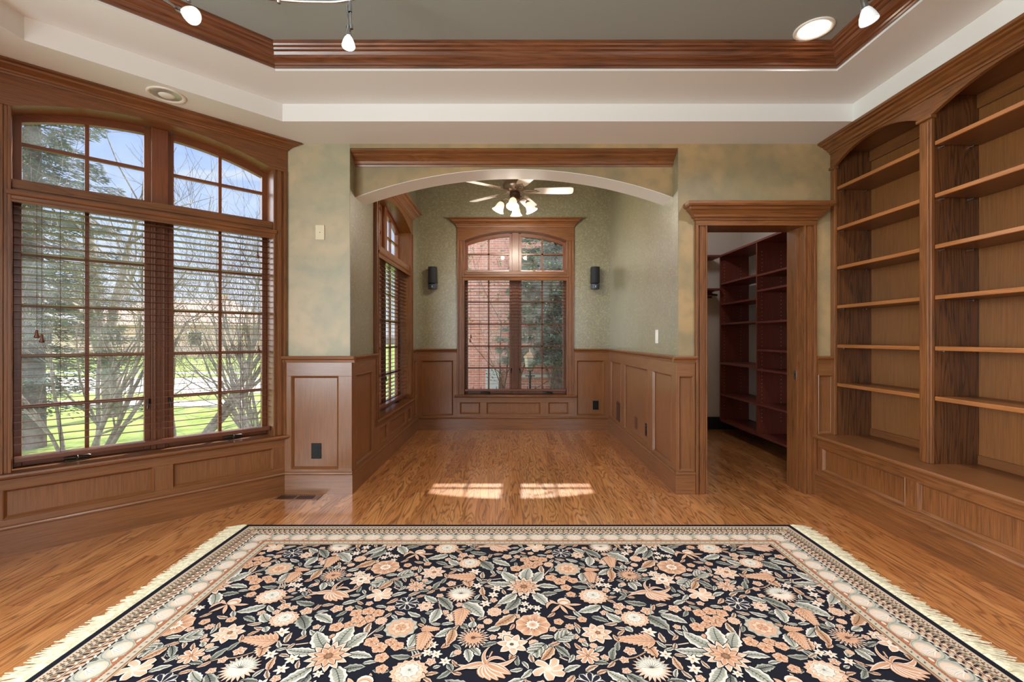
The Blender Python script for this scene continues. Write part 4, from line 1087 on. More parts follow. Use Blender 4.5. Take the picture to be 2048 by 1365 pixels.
        P.blade((x - r * .05, y), (x + r * .3, y + r * .1), (x + r * .5, y), r * .18, LPEACH, CREAM, LPEACH, z + .00024, 'leaf', 6, out=PEACHD)
        for qi, (dx, dy, bx, by) in enumerate(((-.75, -.5, -.7, .4), (-.55, -.85, -.05, -.3), (.35, -1.0, .05, -.3), (.8, -.75, .45, -.2), (1.2, -.1, .7, -.15), (-.55, .35, -.35, .05), (.35, .65, .45, .3))):
            P.blade((x, y - r * .1), (x + bx * r, y + by * r), (x + dx * r, y + dy * r), r * .10, PEACH, PEACH, LPEACH, z + qi * 8e-6, 'drop', 6, out=NAVY)
def leafm(x0, y0, x1, y1, w, kind, ox, oy, zz=0.0):
    w *= .98
    a = u(x0, y0); b = u(x1, y1); a = (a[0] + ox, a[1] + oy); b = (b[0] + ox, b[1] + oy)
    l = math.hypot(b[0] - a[0], b[1] - a[1]); m = ((a[0] + b[0]) / 2 - (b[1] - a[1]) * .12, (a[1] + b[1]) / 2 + (b[0] - a[0]) * .12)
    z = ZP + 0.0006 + zz
    if kind == 's': pat.blade(a, m, b, l * w, SAGE, LSAGE, CREAM, z, 'leaf', 9, .10, DSAGE, NAVY)
    elif kind == 'd': pat.blade(a, m, b, l * w, DSAGE, SAGE, LSAGE, z, 'leaf', 9, .12, NAVY2, NAVY)
    elif kind == 'p': pat.blade(a, m, b, l * w, PEACHD, PEACH, LPEACH, z, 'leaf', 11, .2, BROWN, NAVY)
    elif kind == 't': pat.blade(a, m, b, l * w, TAN, PEACHD, LPEACH, z, 'leaf', 8, .1, BROWN, NAVY)
    elif kind == 'o':
        dx, dy = b[0] - a[0], b[1] - a[1]
        for (t, s_, l_) in ((.05, 1, .55), (.05, -1, .55), (.3, 1, .5), (.3, -1, .5), (.55, 1, .38), (.55, -1, .38), (.4, 0, .6)):
            p = (a[0] + dx * t, a[1] + dy * t); e = (p[0] + dx * l_ - dy * l_ * s_ * .75, p[1] + dy * l_ + dx * l_ * s_ * .75); mm = ((p[0] + e[0]) / 2 + dx * .06, (p[1] + e[1]) / 2 + dy * .06)
            pat.blade(p, mm, e, l * .15, SAGE, LSAGE, CREAM, z + .000003 * t, 'leaf', 6, .12, DSAGE, NAVY)
    elif kind == 'f':
        dx, dy = b[0] - a[0], b[1] - a[1]
        for i in range(7):
            t = .1 + .12 * i
            for s_ in (1, -1):
                p = (a[0] + dx * t, a[1] + dy * t); e = (p[0] + dx * .26 - dy * s_ * .34 * (1.1 - t), p[1] + dy * .26 + dx * s_ * .34 * (1.1 - t))
                pat.blade(p, ((p[0] + e[0]) / 2 + dx * .05, (p[1] + e[1]) / 2 + dy * .05), e, l * .07, PEACHD, PEACH, LPEACH, z + i * 9e-6 + s_ * 4e-6, 'leaf', 4, out=NAVY)
        pat.blade(a, m, b, l * .06, PEACHD, PEACH, LPEACH, z + .00012, 'leaf', 5)
def vine(pts, c, ox, oy):
    P = smooth([(u(*p)[0] + ox, u(*p)[1] + oy) for p in pts], 6)
    pat.line(P, 0.0042, NAVY2, ZP + .00022 + len(pat.f) % 97 * 1e-6); pat.line(P, 0.0026, c, ZP + .00036 + len(pat.f) % 97 * 1e-6)
MOT = [('sun', 1280, 425, 165, .1), ('carn', 1670, 265, 125, 0), ('fluff', 1900, 510, 140, 0), ('tulip', 1600, 575, 165, 0), ('round', 1360, 765, 165, 0), ('fine', 830, 880, 152, 0),
       ('daff', 1180, 940, 150, .3), ('lily', 940, 1110, 250, 0), ('orchid', 1500, 1160, 160, 0), ('six', 1850, 1040, 115, .2), ('lotus', 1930, 840, 150, .2), ('thistle', 720, 490, 140, 0),
       ('fluff', 800, 215, 108, 1), ('star', 845, 290, 62, 0), ('star', 870, 415, 52, .3), ('star', 1040, 440, 58, 0), ('star', 1010, 495, 55, .4), ('star', 940, 575, 58, .2), ('pom', 1020, 650, 74, 0),
       ('star', 1285, 520, 42, 0), ('star', 1290, 578, 45, .3), ('star', 1275, 632, 48, .1), ('star', 1340, 605, 40, .5), ('star', 1400, 615, 46, 0), ('star', 1395, 665, 44, .3),
       ('bloss', 1290, 180, 52, 0), ('bloss', 1370, 172, 52, .3), ('bloss', 1445, 182, 52, .6), ('bloss', 1325, 218, 52, .2), ('bloss', 1405, 215, 52, .9), ('bloss', 1290, 248, 48, .4), ('bloss', 1360, 240, 50, 0),
       ('bloss', 1210, 262, 58, .2), ('bloss', 1225, 320, 42, .5), ('bloss', 1520, 345, 58, 0), ('bloss', 1600, 378, 62, .4), ('bloss', 1655, 345, 50, .2), ('bloss', 1720, 368, 52, .8), ('bloss', 1655, 432, 55, .1), ('bloss', 1700, 492, 48, .3),
       ('open', 240, 570, 112, .1), ('daff', 1115, 862, 80, .9), ('pom', 1370, 925, 52, 0), ('six', 1690, 780, 48, 0), ('bloss', 1590, 735, 50, 0), ('pom', 690, 1010, 40, .2), ('lotus', 405, 600, 85, 1.2), ('star', 420, 1010, 60, .2), ('star', 500, 1025, 62, 0), ('star', 580, 1090, 60, .4), ('star', 470, 945, 55, .1), ('bloss', 1800, 715, 48, .3), ('pom', 1500, 225, 48, .3), ('lotus', 660, 690, 85, .4), ('pom', 960, 735, 46, 0), ('pom', 1900, 950, 40, 0)]
LEAVES = [(1235, 385, 1090, 285, .26, 's'), (1300, 370, 1330, 255, .3, 's'), (1360, 385, 1460, 290, .3, 's'), (1400, 415, 1590, 430, .2, 's'), (1360, 480, 1490, 600, .24, 's'), (1210, 480, 1040, 580, .22, 's'), (1180, 400, 950, 385, .2, 's'), (1230, 520, 1110, 640, .24, 'd'),
          (1430, 500, 1580, 480, .24, 'd'), (740, 570, 920, 700, .26, 's'), (770, 560, 910, 560, .2, 'd'), (520, 520, 640, 640, .2, 'd'), (510, 560, 400, 500, .25, 's'), (520, 620, 440, 750, .25, 's'), (500, 640, 400, 660, .3, 'd'), (1570, 900, 1720, 840, .3, 'o'), (1480, 930, 1340, 1040, .3, 'o'), (1560, 950, 1690, 1060, .2, 'd'), (1540, 960, 1430, 1090, .2, 't'),
          (880, 340, 620, 330, .2, 'f'), (760, 350, 800, 430, .3, 'p'), (740, 600, 700, 760, .3, 'f'), (350, 800, 520, 800, .24, 'f'), (420, 810, 350, 980, .24, 'f'), (330, 840, 260, 930, .3, 's'), (690, 990, 620, 1050, .3, 's'), (770, 980, 790, 1100, .25, 's'), (810, 970, 890, 1040, .3, 's'), (1200, 670, 1020, 770, .25, 't'), (1070, 780, 950, 810, .3, 's'), (650, 800, 590, 950, .22, 't'), (650, 790, 480, 870, .25, 's'), (620, 920, 540, 970, .3, 't'),
          (150, 340, 300, 290, .3, 'o'), (110, 360, 20, 420, .25, 's'), (1850, 300, 1930, 390, .3, 'p'), (1800, 300, 1800, 380, .3, 's'), (1760, 500, 1640, 500, .2, 'd'), (900, 200, 1000, 280, .3, 'd'), (700, 230, 620, 180, .3, 's'), (1000, 190, 1160, 240, .22, 's'), (950, 130, 800, 110, .2, 'd'), (1960, 590, 1760, 650, .22, 's'), (1880, 690, 2040, 740, .2, 'd'), (1800, 920, 1850, 960, .4, 's'), (1920, 1000, 2000, 960, .3, 's'), (1900, 1100, 2040, 1110, .22, 'd'), (700, 260, 730, 290, .4, 's'), (430, 440, 360, 470, .3, 's'), (720, 760, 780, 800, .4, 'd'), (820, 790, 840, 730, .4, 's'), (600, 1110, 640, 1180, .3, 'd'), (1190, 1000, 1150, 1080, .25, 't'), (1420, 880, 1560, 870, .2, 's'), (900, 960, 1060, 920, .18, 'd'), (470, 1150, 540, 1130, .3, 's')]
VINES = [([(1230, 600), (1220, 680), (1260, 720)], LSAGE), ([(1540, 240), (1480, 300), (1440, 350)], LPEACH), ([(1890, 450), (1830, 390), (1740, 380)], LSAGE), ([(1380, 850), (1300, 900), (1260, 880)], LPEACH), ([(1600, 1050), (1680, 1080), (1760, 1060)], LPEACH), ([(740, 400), (640, 430), (520, 440), (430, 470)], TAN), ([(520, 560), (560, 660), (660, 720), (760, 810)], TAN), ([(330, 1060), (310, 1000), (220, 960)], LSAGE), ([(360, 1070), (330, 990), (250, 960)], LSAGE), ([(150, 420), (250, 440), (300, 420)], LPEACH), ([(960, 1040), (930, 1080), (930, 1130)], PEACH), ([(1000, 1000), (970, 1060), (960, 1120)], PEACH), ([(900, 360), (980, 360), (1080, 350)], LPEACH), ([(1540, 910), (1590, 1000), (1620, 1060)], SAGE), ([(980, 130), (930, 190), (880, 240)], SAGE)]
# stacking order: every motif takes the lowest free level among those it overlaps, in the repeat
ext = []
for (k, cx, cy, rr, a) in MOT: ext.append((u(cx, cy), ur(cy, rr) * (1.3 if k in ('tulip', 'lily') else 1.08), 1))
for q in LEAVES:
    a, b = u(q[0], q[1]), u(q[2], q[3]); ext.append((((a[0] + b[0]) / 2, (a[1] + b[1]) / 2), math.hypot(a[0] - b[0], a[1] - b[1]) * .58, 0))
def near(p, q):
    return min(math.hypot(p[0] - q[0] + i * A1[0] + j * A2[0], p[1] - q[1] + j * A2[1]) for i in (-1, 0, 1) for j in (-1, 0, 1))
level = [0] * len(ext)
order = sorted(range(len(ext)), key=lambda i: (ext[i][2], ext[i][1]))
done = []
for i in order:
    used = {level[j] for j in done if near(ext[i][0], ext[j][0]) < ext[i][1] + ext[j][1]}
    l = 0
    while l in used: l += 1
    level[i] = l; done.append(i)
STEP = .00045
for i in range(-3, 4):
    for j in range(-3, 5):
        ox, oy = i * A1[0] + j * A2[0], j * A2[1]
        for n_, (k, cx, cy, rr, a) in enumerate(MOT):
            x, y = u(cx, cy)
            if F[0] - .3 < x + ox < F[1] + .3 and F[2] - .3 < y + oy < F[3] + .3: mot(k, cx, cy, rr, ox, oy, a, level[n_] * STEP)
        for n_, q in enumerate(LEAVES):
            x, y = u(q[0], q[1])
            if F[0] - .3 < x + ox < F[1] + .3 and F[2] - .3 < y + oy < F[3] + .3: leafm(*q, ox, oy, level[len(MOT) + n_] * STEP)
        for (p, c) in VINES:
            x, y = u(*p[0])
            if F[0] - .4 < x + ox < F[1] + .4 and F[2] - .4 < y + oy < F[3] + .4: vine(p, c, ox, oy)
# small filler leaves where the ground would show bare; one set repeated with the pattern
pts = [(u(cx, cy), ur(cy, rr) * .95) for (k, cx, cy, rr, a) in MOT] + [(((u(q[0], q[1])[0] + u(q[2], q[3])[0]) / 2, (u(q[0], q[1])[1] + u(q[2], q[3])[1]) / 2), math.hypot(u(q[0], q[1])[0] - u(q[2], q[3])[0], u(q[0], q[1])[1] - u(q[2], q[3])[1]) * .36) for q in LEAVES]
allp = [((p[0] + i * A1[0] + j * A2[0], p[1] + j * A2[1]), r) for p, r in pts for i in (-2, -1, 0, 1, 2) for j in (-2, -1, 0, 1, 2)]
fill = []
for t in range(6000):
    a, b = random.random(), random.random(); x = a * A1[0] + b * A2[0] + .2; y = b * A2[1] + 1.9
    d = min(math.hypot(p[0] - x, p[1] - y) - r for p, r in allp)
    if d > .012:
        s = min(.038, d + .010); an = random.uniform(0, 2 * PI)
        fill.append((x, y, s, an, random.choice('sdptb')))
        for i in (-2, -1, 0, 1, 2):
            for j in (-2, -1, 0, 1, 2): allp.append(((x + i * A1[0] + j * A2[0], y + j * A2[1]), s * .8))
for fi, (x, y, s, an, kd) in enumerate(fill):
    zz = (fi % 40) * 4e-6
    for i in range(-3, 4):
        for j in range(-4, 5):
            X, Y = x + i * A1[0] + j * A2[0], y + j * A2[1]
            if not (F[0] < X < F[1] and F[2] < Y < F[3]): continue
            c, s_ = math.cos(an), math.sin(an)
            if kd == 'b': pat.petals(X, Y, 0, s * .8, 5, s * .3, PEACHD, PEACH, CREAM, ZP + .0004 + zz, an, 'round', st=3)
            else:
                cc = {'s': (SAGE, LSAGE, CREAM), 'd': (DSAGE, SAGE, LSAGE), 'p': (PEACHD, PEACH, LPEACH), 't': (TAN, PEACHD, CREAM)}[kd]
                pat.blade((X - s * c, Y - s * s_), (X - s * .3 * s_, Y + s * .3 * c), (X + s * c, Y + s * s_), s * .38, *cc, ZP + .0004 + zz, 'leaf', 6, .1, DSAGE, NAVY)
# ground and borders, mitred at the corners
gr = Pat((RX0, RX1, RY0, RY1))
def band(t0, t1, c, z=ZP):
    a = (RX0 + t0, RX1 - t0, RY0 + t0, RY1 - t0); b = (RX0 + t1, RX1 - t1, RY0 + t1, RY1 - t1)
    Pa = [(a[0], a[2]), (a[1], a[2]), (a[1], a[3]), (a[0], a[3])]; Pb = [(b[0], b[2]), (b[1], b[2]), (b[1], b[3]), (b[0], b[3])]
    for i in range(4): gr.poly([Pa[i], Pa[(i + 1) % 4], Pb[(i + 1) % 4], Pb[i]], [c] * 4, z)
SIDES = []
for k in range(4):
    LX = RX1 - RX0; LY = RY1 - RY0
    SIDES.append(((lambda s, t: (RX0 + s, RY1 - t)), LX) if k == 0 else ((lambda s, t: (RX1 - t, RY1 - s)), LY) if k == 1 else ((lambda s, t: (RX1 - s, RY0 + t)), LX) if k == 2 else ((lambda s, t: (RX0 + t, RY0 + s)), LY))
def dashes(t0, t1, step, duty, c, z, skew=0.0, ph=0.0):
    for f, Ln in SIDES:
        n = int((Ln - 2 * t1) / step)
        for i in range(n):
            s = t1 + (i + ph) * step + ((Ln - 2 * t1) - n * step) / 2
            gr.poly([f(s, t0), f(s + step * duty, t0), f(s + step * duty + skew, t1), f(s + skew, t1)], [c] * 4, z)
gr.poly([(F[0], F[2]), (F[1], F[2]), (F[1], F[3]), (F[0], F[3])], [NAVY] * 4, ZP)
band(0, .026, NAVY); band(.026, .036, BEIGE); band(.036, .042, BROWN); band(.042, .066, BEIGE); band(.066, .070, DSAGE); band(.070, .098, TAN); band(.098, .102, BROWN); band(.102, .128, BEIGE); band(.128, .136, NAVY)
band(.136, .226, LSAGE); band(.226, .234, RUST); band(.234, .238, BROWN); band(.238, .266, BEIGE); band(.266, .270, BROWN); band(.270, .277, TAN); band(.277, FB, BROWN)
dashes(.036, .042, .012, .5, LPEACH, ZP + .0002); dashes(.044, .053, .022, .55, BROWN, ZP + .0002, .004); dashes(.055, .064, .022, .5, DSAGE, ZP + .0002, -.004, .4)
dashes(.072, .084, .016, .5, BROWN, ZP + .0002, .005); dashes(.085, .097, .016, .5, CREAM, ZP + .0002, -.005, .3); dashes(.074, .094, .032, .3, NAVY2, ZP + .0003, .006, .2)
dashes(.104, .126, .030, .6, PEACHD, ZP + .0002, .014); dashes(.107, .122, .030, .3, NAVY2, ZP + .0003, .012, .15); dashes(.120, .134, .030, .35, CREAM, ZP + .0003, -.01, .1)
dashes(.230, .238, .010, .5, RUST, ZP + .0002); dashes(.243, .261, .028, .5, LSAGE, ZP + .0002, .012); dashes(.249, .256, .028, .25, BROWN, ZP + .0003, .004, .3)
# scalloped shells along the wide border
ZP0 = ZP
for si, (f, Ln) in enumerate(SIDES):
    n = int((Ln - 2 * .14) / .106); st = (Ln - 2 * .14) / n
    for i in range(n):
        c = .14 + (i + .5) * st; R = st * .5; ZP = ZP0 + si * 2.2e-5 + (i % 2) * 9e-6
        def g(dx, dt): return f(c + dx, dt)
        def el(cx, ct, rx, rt, c0, c1, z, m=14):
            P = [g(cx + rx * math.cos(2 * PI * q / m), ct + rt * math.sin(2 * PI * q / m)) for q in range(m)]; o = g(cx, ct)
            for q in range(m): gr.poly([o, P[q], P[(q + 1) % m]], [c0, c1, c1], z)
        gr.poly([g(-R, .136), g(R, .136), g(0, .136)], [NAVY] * 3, ZP + .0002)
        gr.poly([g(-R * 1.05, .134), g(-R * .75, .134), g(-R * .95, .156)], [DSAGE] * 3, ZP + .0005); gr.poly([g(R * 1.05, .134), g(R * .75, .134), g(R * .95, .156)], [DSAGE] * 3, ZP + .0005)
        el(0, .180, R * .99, .046, SAGE, SAGE, ZP + .0003); el(0, .181, R * .93, .043, LPEACH, LSAGE, ZP + .0004); el(.002, .186, R * .8, .036, CREAM, LPEACH, ZP + .0005)
        for q in range(5):
            an = -.9 + .45 * q
            b0 = g(R * .1, .152); b1 = g(R * .55 * math.sin(an), .152 + .045 * math.cos(an)); b2 = g(R * .85 * math.sin(an) + R * .12, .152 + .062 * math.cos(an))
            gr.blade(b0, b1, b2, .0045, CREAM, CREAM, SAGE if q % 2 else PEACH, ZP + .0007 + q * 4e-6, 'leaf', 5)
        el(R * .12, .150, .007, .004, NAVY2, NAVY2, ZP + .0009, 8)
        gr.poly([g(R * .55, .226), g(R, .196), g(R * 1.45, .226)], [RUST] * 3, ZP + .0004); el(R, .216, .012, .006, LPEACH, CREAM, ZP + .0006, 8)
ZP = ZP0
m_pile, t_, b_ = newmat('rug_pile'); q_ = N(t_)
at_ = q_.n('ShaderNodeVertexColor', layer_name='Col')
co_ = q_.n('ShaderNodeTexCoord').outputs['Object']
no_ = q_.n('ShaderNodeTexNoise', {'Vector': co_, 'Scale': 420.0, 'Detail': 2.0})
cl_ = q_.mix(1.0, at_.outputs['Color'], q_.n('ShaderNodeCombineXYZ', {0: q_.rng(no_.outputs['Fac'], .3, .7, .80, 1.14), 1: q_.rng(no_.outputs['Fac'], .3, .7, .80, 1.14), 2: q_.rng(no_.outputs['Fac'], .3, .7, .80, 1.14)}).outputs[0], 'MULTIPLY')
t_.links.new(cl_, b_.inputs['Base Color']); b_.inputs['Roughness'].default_value = 0.95; b_.inputs['Specular IOR Level'].default_value = 0.15
bp_ = q_.n('ShaderNodeBump', {'Height': no_.outputs['Fac'], 'Strength': .35, 'Distance': .002}); t_.links.new(bp_.outputs[0], b_.inputs['Normal'])
rug = empty('floral_rug', ((RX0 + RX1) / 2, (RY0 + RY1) / 2, 0), 0, 'large navy floral rug with peach flowers and fringed ends on the oak floor', 'rug')
me = bpy.data.meshes.new('pile')
V = gr.v + pat.v; k = len(gr.v); Fc = gr.f + [[i + k for i in f] for f in pat.f]; Cc = gr.c + pat.c
# body of the rug under the pattern
k = len(V); z0 = 0.0005; z1 = ZP - 0.0003
for (x, y) in ((RX0, RY0), (RX1, RY0), (RX1, RY1), (RX0, RY1)): V += [(x, y, z0), (x, y, z1)]
for i in range(4): a = k + 2 * i; b = k + 2 * ((i + 1) % 4); Fc.append([a, b, b + 1, a + 1])
Fc.append([k + 1, k + 3, k + 5, k + 7]); Fc.append([k + 6, k + 4, k + 2, k]); Cc += [NAVY] * 8
ox, oy = rug.location.x, rug.location.y
me.from_pydata([(p[0] - ox, p[1] - oy, p[2]) for p in V], [], Fc)
ca = me.color_attributes.new('Col', 'FLOAT_COLOR', 'POINT')
ca.data.foreach_set('color', [c for col in Cc for c in col])
me.materials.append(m_pile)
o = bpy.data.objects.new('pile', me); C.objects.link(o); o.parent = rug
# all pattern faces upward
bm = bmesh.new(); bm.from_mesh(me)
for f in bm.faces:
    if f.normal.z < -0.5 and f.calc_center_median().z > 0.002: f.normal_flip()
bm.to_mesh(me); bm.free()
M_fringe = mat_noise('cream_fringe', lin(236, 228, 200), lin(206, 196, 162), 60, 0.9)
for sg, xe in ((-1, RX0), (1, RX1)):
    m = MB(); y = RY0 + 0.004
    while y < RY1 - 0.004:
        ln = random.uniform(.078, .112) + .012 * math.sin(y * 5); sk = random.uniform(-.018, .014) - .006; z = random.uniform(.004, .0075)
        p = [(xe - sg * .004, y, .006), (xe + sg * .02, y + random.uniform(-.003, .003), z + .0035), (xe + sg * ln * .6, y + sk * .5, z), (xe + sg * ln, y + sk, .0025)]
        m.tube(p, [.0032, .0044, .0036, .0016], M_fringe, 4, cap=False)
        y += .0062
    m.build('fringe', rug, True)
# ------------------------------------------------------------------ outside the windows
GZ = -0.5
M_grass = mat_noise('lawn_grass', lin(150, 170, 84), lin(116, 140, 62), 3.0, 0.95, 0.6)
M_conc = mat_noise('concrete', lin(206, 203, 198), lin(188, 184, 178), 1.5, 0.9)
m = MB(); m.box(-90, 6.4, GZ - 0.2, 60, 120, GZ, M_grass); m.box(-90, -30, GZ - 0.2, -3.1, 6.4, GZ, M_grass); m.build('lawn', kind='structure')
MB().box(-90, 14.0, GZ, -6.6, 19.5, GZ + 0.02, M_conc).build('street', kind='structure')
MB().box(-90, 11.2, GZ, -6.6, 12.2, GZ + 0.03, M_conc).build('sidewalk', kind='structure')
MB().box(-90, 21.5, GZ, -6.6, 22.5, GZ + 0.03, M_conc).build('footpath', kind='structure')
MB().box(-3.05, 3.9, GZ, -1.40, 16, GZ + 0.05, M_conc).build('bounce_slab', kind='structure')  # pale slab added out of view to bounce sunlight into the alcove
M_bark = mat_noise('grey_bark', lin(144, 136, 126), lin(88, 80, 74), 18, 0.95)
M_bark2 = mat_noise('brown_bark', lin(116, 100, 88), lin(70, 58, 50), 18, 0.95)
M_twig = mat_noise('pale_twig', lin(150, 140, 132), lin(96, 86, 80), 25, 0.9)
M_need = mat_noise('spruce_needles', lin(128, 148, 128), lin(62, 82, 68), 5, 0.9)
M_need2 = mat_noise('blue_green_needles', lin(140, 164, 148), lin(84, 108, 96), 5, 0.9)
M_bud = mat_noise('yellow_green_buds', lin(176, 172, 104), lin(140, 132, 78), 9, 0.9)
M_leafg = mat_noise('evergreen_leaf', lin(140, 170, 110), lin(90, 120, 76), 6, 0.8)
def grow(mb, p, d, ln, r, depth, rng, mat, twig, up=0.12, spread=0.6, tips=None):
    pts = [p.copy()]; rs = [r]; k = 4
    for i in range(k):
        d = (d + Vector((rng.uniform(-1, 1), rng.uniform(-1, 1), rng.uniform(-.6, 1) * 1.0)) * 0.17 + Vector((0, 0, up * .4))).normalized()
        p = p + d * (ln / k); pts.append(p.copy()); rs.append(max(.0022, r * (1 - .55 * (i + 1) / k)))
    mb.tube(pts, rs, mat if r > .008 else twig, 5 if r > .012 else 3, cap=False)
    if depth <= 0:
        if tips is not None: tips.append(pts[-1])
        return
    for i in range(rng.choice((2, 3, 3, 4)) if depth > 1 else rng.choice((3, 4, 5))):
        j = rng.randint(1, k); q = pts[j]
        ax = d.orthogonal().normalized(); ax.rotate(Matrix.Rotation(rng.uniform(0, 2 * PI), 3, d)); 
        nd = (d + ax * rng.uniform(.5, 1.2) * spread / .6).normalized()
        grow(mb, q, nd, ln * rng.uniform(.45, .8), rs[j] * rng.uniform(.5, .75), depth - 1, rng, mat, twig, up, spread, tips)
def shrub(loc, seed, stems, h, r0, label, lean=(0, 0), depth=3, buds=False, mat=None, spread=.6, fan=.55):
    rng = random.Random(seed)
    root = empty('bare_shrub', loc, 0, label, 'shrub', 'leafless shrubs outside the bay window')
    m = MB(); tips = []
    for i in range(stems):
        a = rng.uniform(0, 2 * PI); d = Vector((math.cos(a) * fan * rng.uniform(.3, 1) + lean[0], math.sin(a) * fan * rng.uniform(.3, 1) + lean[1], 1)).normalized()
        grow(m, Vector((math.cos(a) * .16, math.sin(a) * .16, 0)), d, h * rng.uniform(.5, .8), r0 * rng.uniform(.6, 1.1), depth, rng, mat or M_bark, M_twig, spread=spread, tips=tips)
    m.build('branches', root, recalc=False)
    if buds:
        m = MB()
        for t in tips:
            for q in range(2):
                o = Vector((rng.uniform(-.05, .05), rng.uniform(-.05, .05), rng.uniform(-.04, .04))); s = rng.uniform(.010, .020)
                c = t + o; s *= .7; m.add([c + Vector((-s, 0, 0)), c + Vector((0, s * .5, s * .6)), c + Vector((s, 0, .2 * s)), c + Vector((0, -s * .5, -s * .6))], [(0, 1, 2, 3)], M_bud)
        m.build('buds', root, recalc=False)
    return root
shrub((-5.6, 6.0, GZ), 3, 7, 2.9, .040, 'dense grey leafless shrub close outside the left half of the bay window', (.05, .12), 4, True)
shrub((-5.1, 7.2, GZ), 5, 5, 3.6, .060, 'leafless shrub with thick leaning stems behind the bay window mullion', (.35, .1), 3)
shrub((-3.9, 7.3, GZ), 8, 10, 3.0, .026, 'fine twiggy upright shrub outside the right half of the bay window', (-.05, .05), 4, fan=.6)
shrub((-5.3, 9.6, GZ), 14, 7, 3.0, .032, 'leafless shrub standing further back beyond the right bay sash', (.05, 0), 4)
shrub((-4.75, 8.4, GZ), 27, 11, 2.8, .024, 'thin-stemmed leafless shrub between the two halves of the bay window view', (0, 0), 4, fan=.6)
# grey tree trunk on the lawn
rt = empty('lawn_tree', (-8.6, 9.9, GZ), 0, 'grey-barked bare tree standing on the lawn near the street', 'tree')
m = MB(); rng = random.Random(4); grow(m, Vector((0, 0, 0)), Vector((.05, .1, 1)), 4.2, .20, 3, rng, M_bark, M_twig, spread=.7); m.build('trunk_and_branches', rt, recalc=False)
def spruce(name, loc, h, rad, z0, n, seed, label, mat, droop=.25, size=.075, dens=260):
    rng = random.Random(seed); root = empty(name, loc, 0, label, 'tree')
    m = MB(); m.tube([(0, 0, 0), (0, 0, h * .5), (0, 0, h)], [.16, .10, .02], M_bark2, 8); m.build('trunk', root)
    m = MB(); br = MB()
    for i in range(n):
        t = (i + rng.random()) / n; z = z0 + (h - z0) * t; L = rad * (1 - t) ** .75 * rng.uniform(.7, 1.08) + .1; a = rng.uniform(0, 2 * PI)
        dx, dy = math.cos(a), math.sin(a)
        P = [Vector((dx * L * s, dy * L * s, z - droop * L * s + .16 * L * s * s)) for s in (0, .35, .7, 1)]
        br.tube(P, [.02, .014, .008, .003], M_bark2, 4, cap=False)
        k = int(14 + dens * L)
        for j in range(k):
            s = rng.uniform(.05, 1.0); c = P[0].lerp(P[-1], s); c.z = z - droop * L * s + .16 * L * s * s
            w = .30 * L * (1.1 - s) + .05
            off = rng.uniform(-1, 1) * w; c += Vector((-dy * off, dx * off, -abs(off) * .25 + rng.uniform(-.06, .03)))
            d = Vector((dx * .7 - dy * off / max(w, .01) * .7, dy * .7 + dx * off / max(w, .01) * .7, rng.uniform(-.35, .15))).normalized(); e = size * rng.uniform(.7, 1.3)
            sd = d.cross(Vector((rng.uniform(-.4, .4), rng.uniform(-.4, .4), 1))).normalized() * e * .17; upv = d.cross(sd).normalized() * e * .12
            m.add([c, c + d * e * .5 + sd, c + d * e, c + d * e * .5 - sd, c + d * e * .5 + upv], [(0, 1, 4), (1, 2, 4), (2, 3, 4), (3, 0, 4)], mat)
    br.build('boughs', root, recalc=False); m.build('needles', root, recalc=False)
    return root
spruce('spruce_tree', (-7.35, 7.05, GZ), 9.0, 1.42, 0.7, 210, 2, 'tall blue-green spruce filling the upper left of the bay window', M_need)
# houses across the street
def house(x, y, w, d, h, wallm, roofm, label, rz=0.0, roof_h=2.6, wins=2):
    root = empty('house', (x, y, GZ), rz, label, 'house', 'houses across the street')
    MB().box(-w / 2, -d / 2, 0, w / 2, d / 2, h, wallm).build('walls', root)
    m = MB(); e = .5
    m.add([(-w / 2 - e, -d / 2 - e, h), (w / 2 + e, -d / 2 - e, h), (w / 2 + e, d / 2 + e, h), (-w / 2 - e, d / 2 + e, h), (-w / 2 + d * .35, 0, h + roof_h), (w / 2 - d * .35, 0, h + roof_h)], [(0, 1, 5, 4), (1, 2, 5), (2, 3, 4, 5), (3, 0, 4), (0, 3, 2, 1)], roofm); m.build('roof', root)
    for k in range(wins):
        xx = -w / 2 + w * (k + .5) / wins
        m = MB(); m.box(xx - .7, -d / 2 - .04, 1.0, xx + .7, -d / 2, 2.3, M_whitepl); wf = m.build('window_frame', root)
        MB().box(xx - .6, -d / 2 - .05, 1.08, xx + .6, -d / 2 - .04, 2.22, M_dark).build('window_pane', wf)
    m = MB(); m.box(w * .2, -.4, h + .5, w * .2 + .8, .4, h + roof_h + .7, wallm); m.build('chimney', root)
    return root
M_br1 = mat_brick('tan_house_brick', lin(224, 188, 168), lin(206, 168, 150), lin(200, 190, 180), 2.2)
M_roof1 = mat_noise('tan_shingles', lin(222, 192, 176), lin(200, 170, 156), 4, 0.9)
M_roof2 = mat_noise('grey_shingles', lin(190, 188, 190), lin(164, 162, 166), 4, 0.9)
M_siding = plain('beige_siding', lin(206, 190, 172), 0.8)
house(-33.0, 47.0, 15, 9, 2.9, M_br1, M_roof1, 'tan-roofed house seen through the right half of the bay window')
house(-53.0, 52.0, 16, 9, 3.0, M_siding, M_roof2, 'grey-roofed beige house behind the bay window mullion', 0.1)
house(-52.0, 33.0, 11, 8, 2.8, M_br1, M_roof1, 'tan house far left behind the shrubs', 0.15)
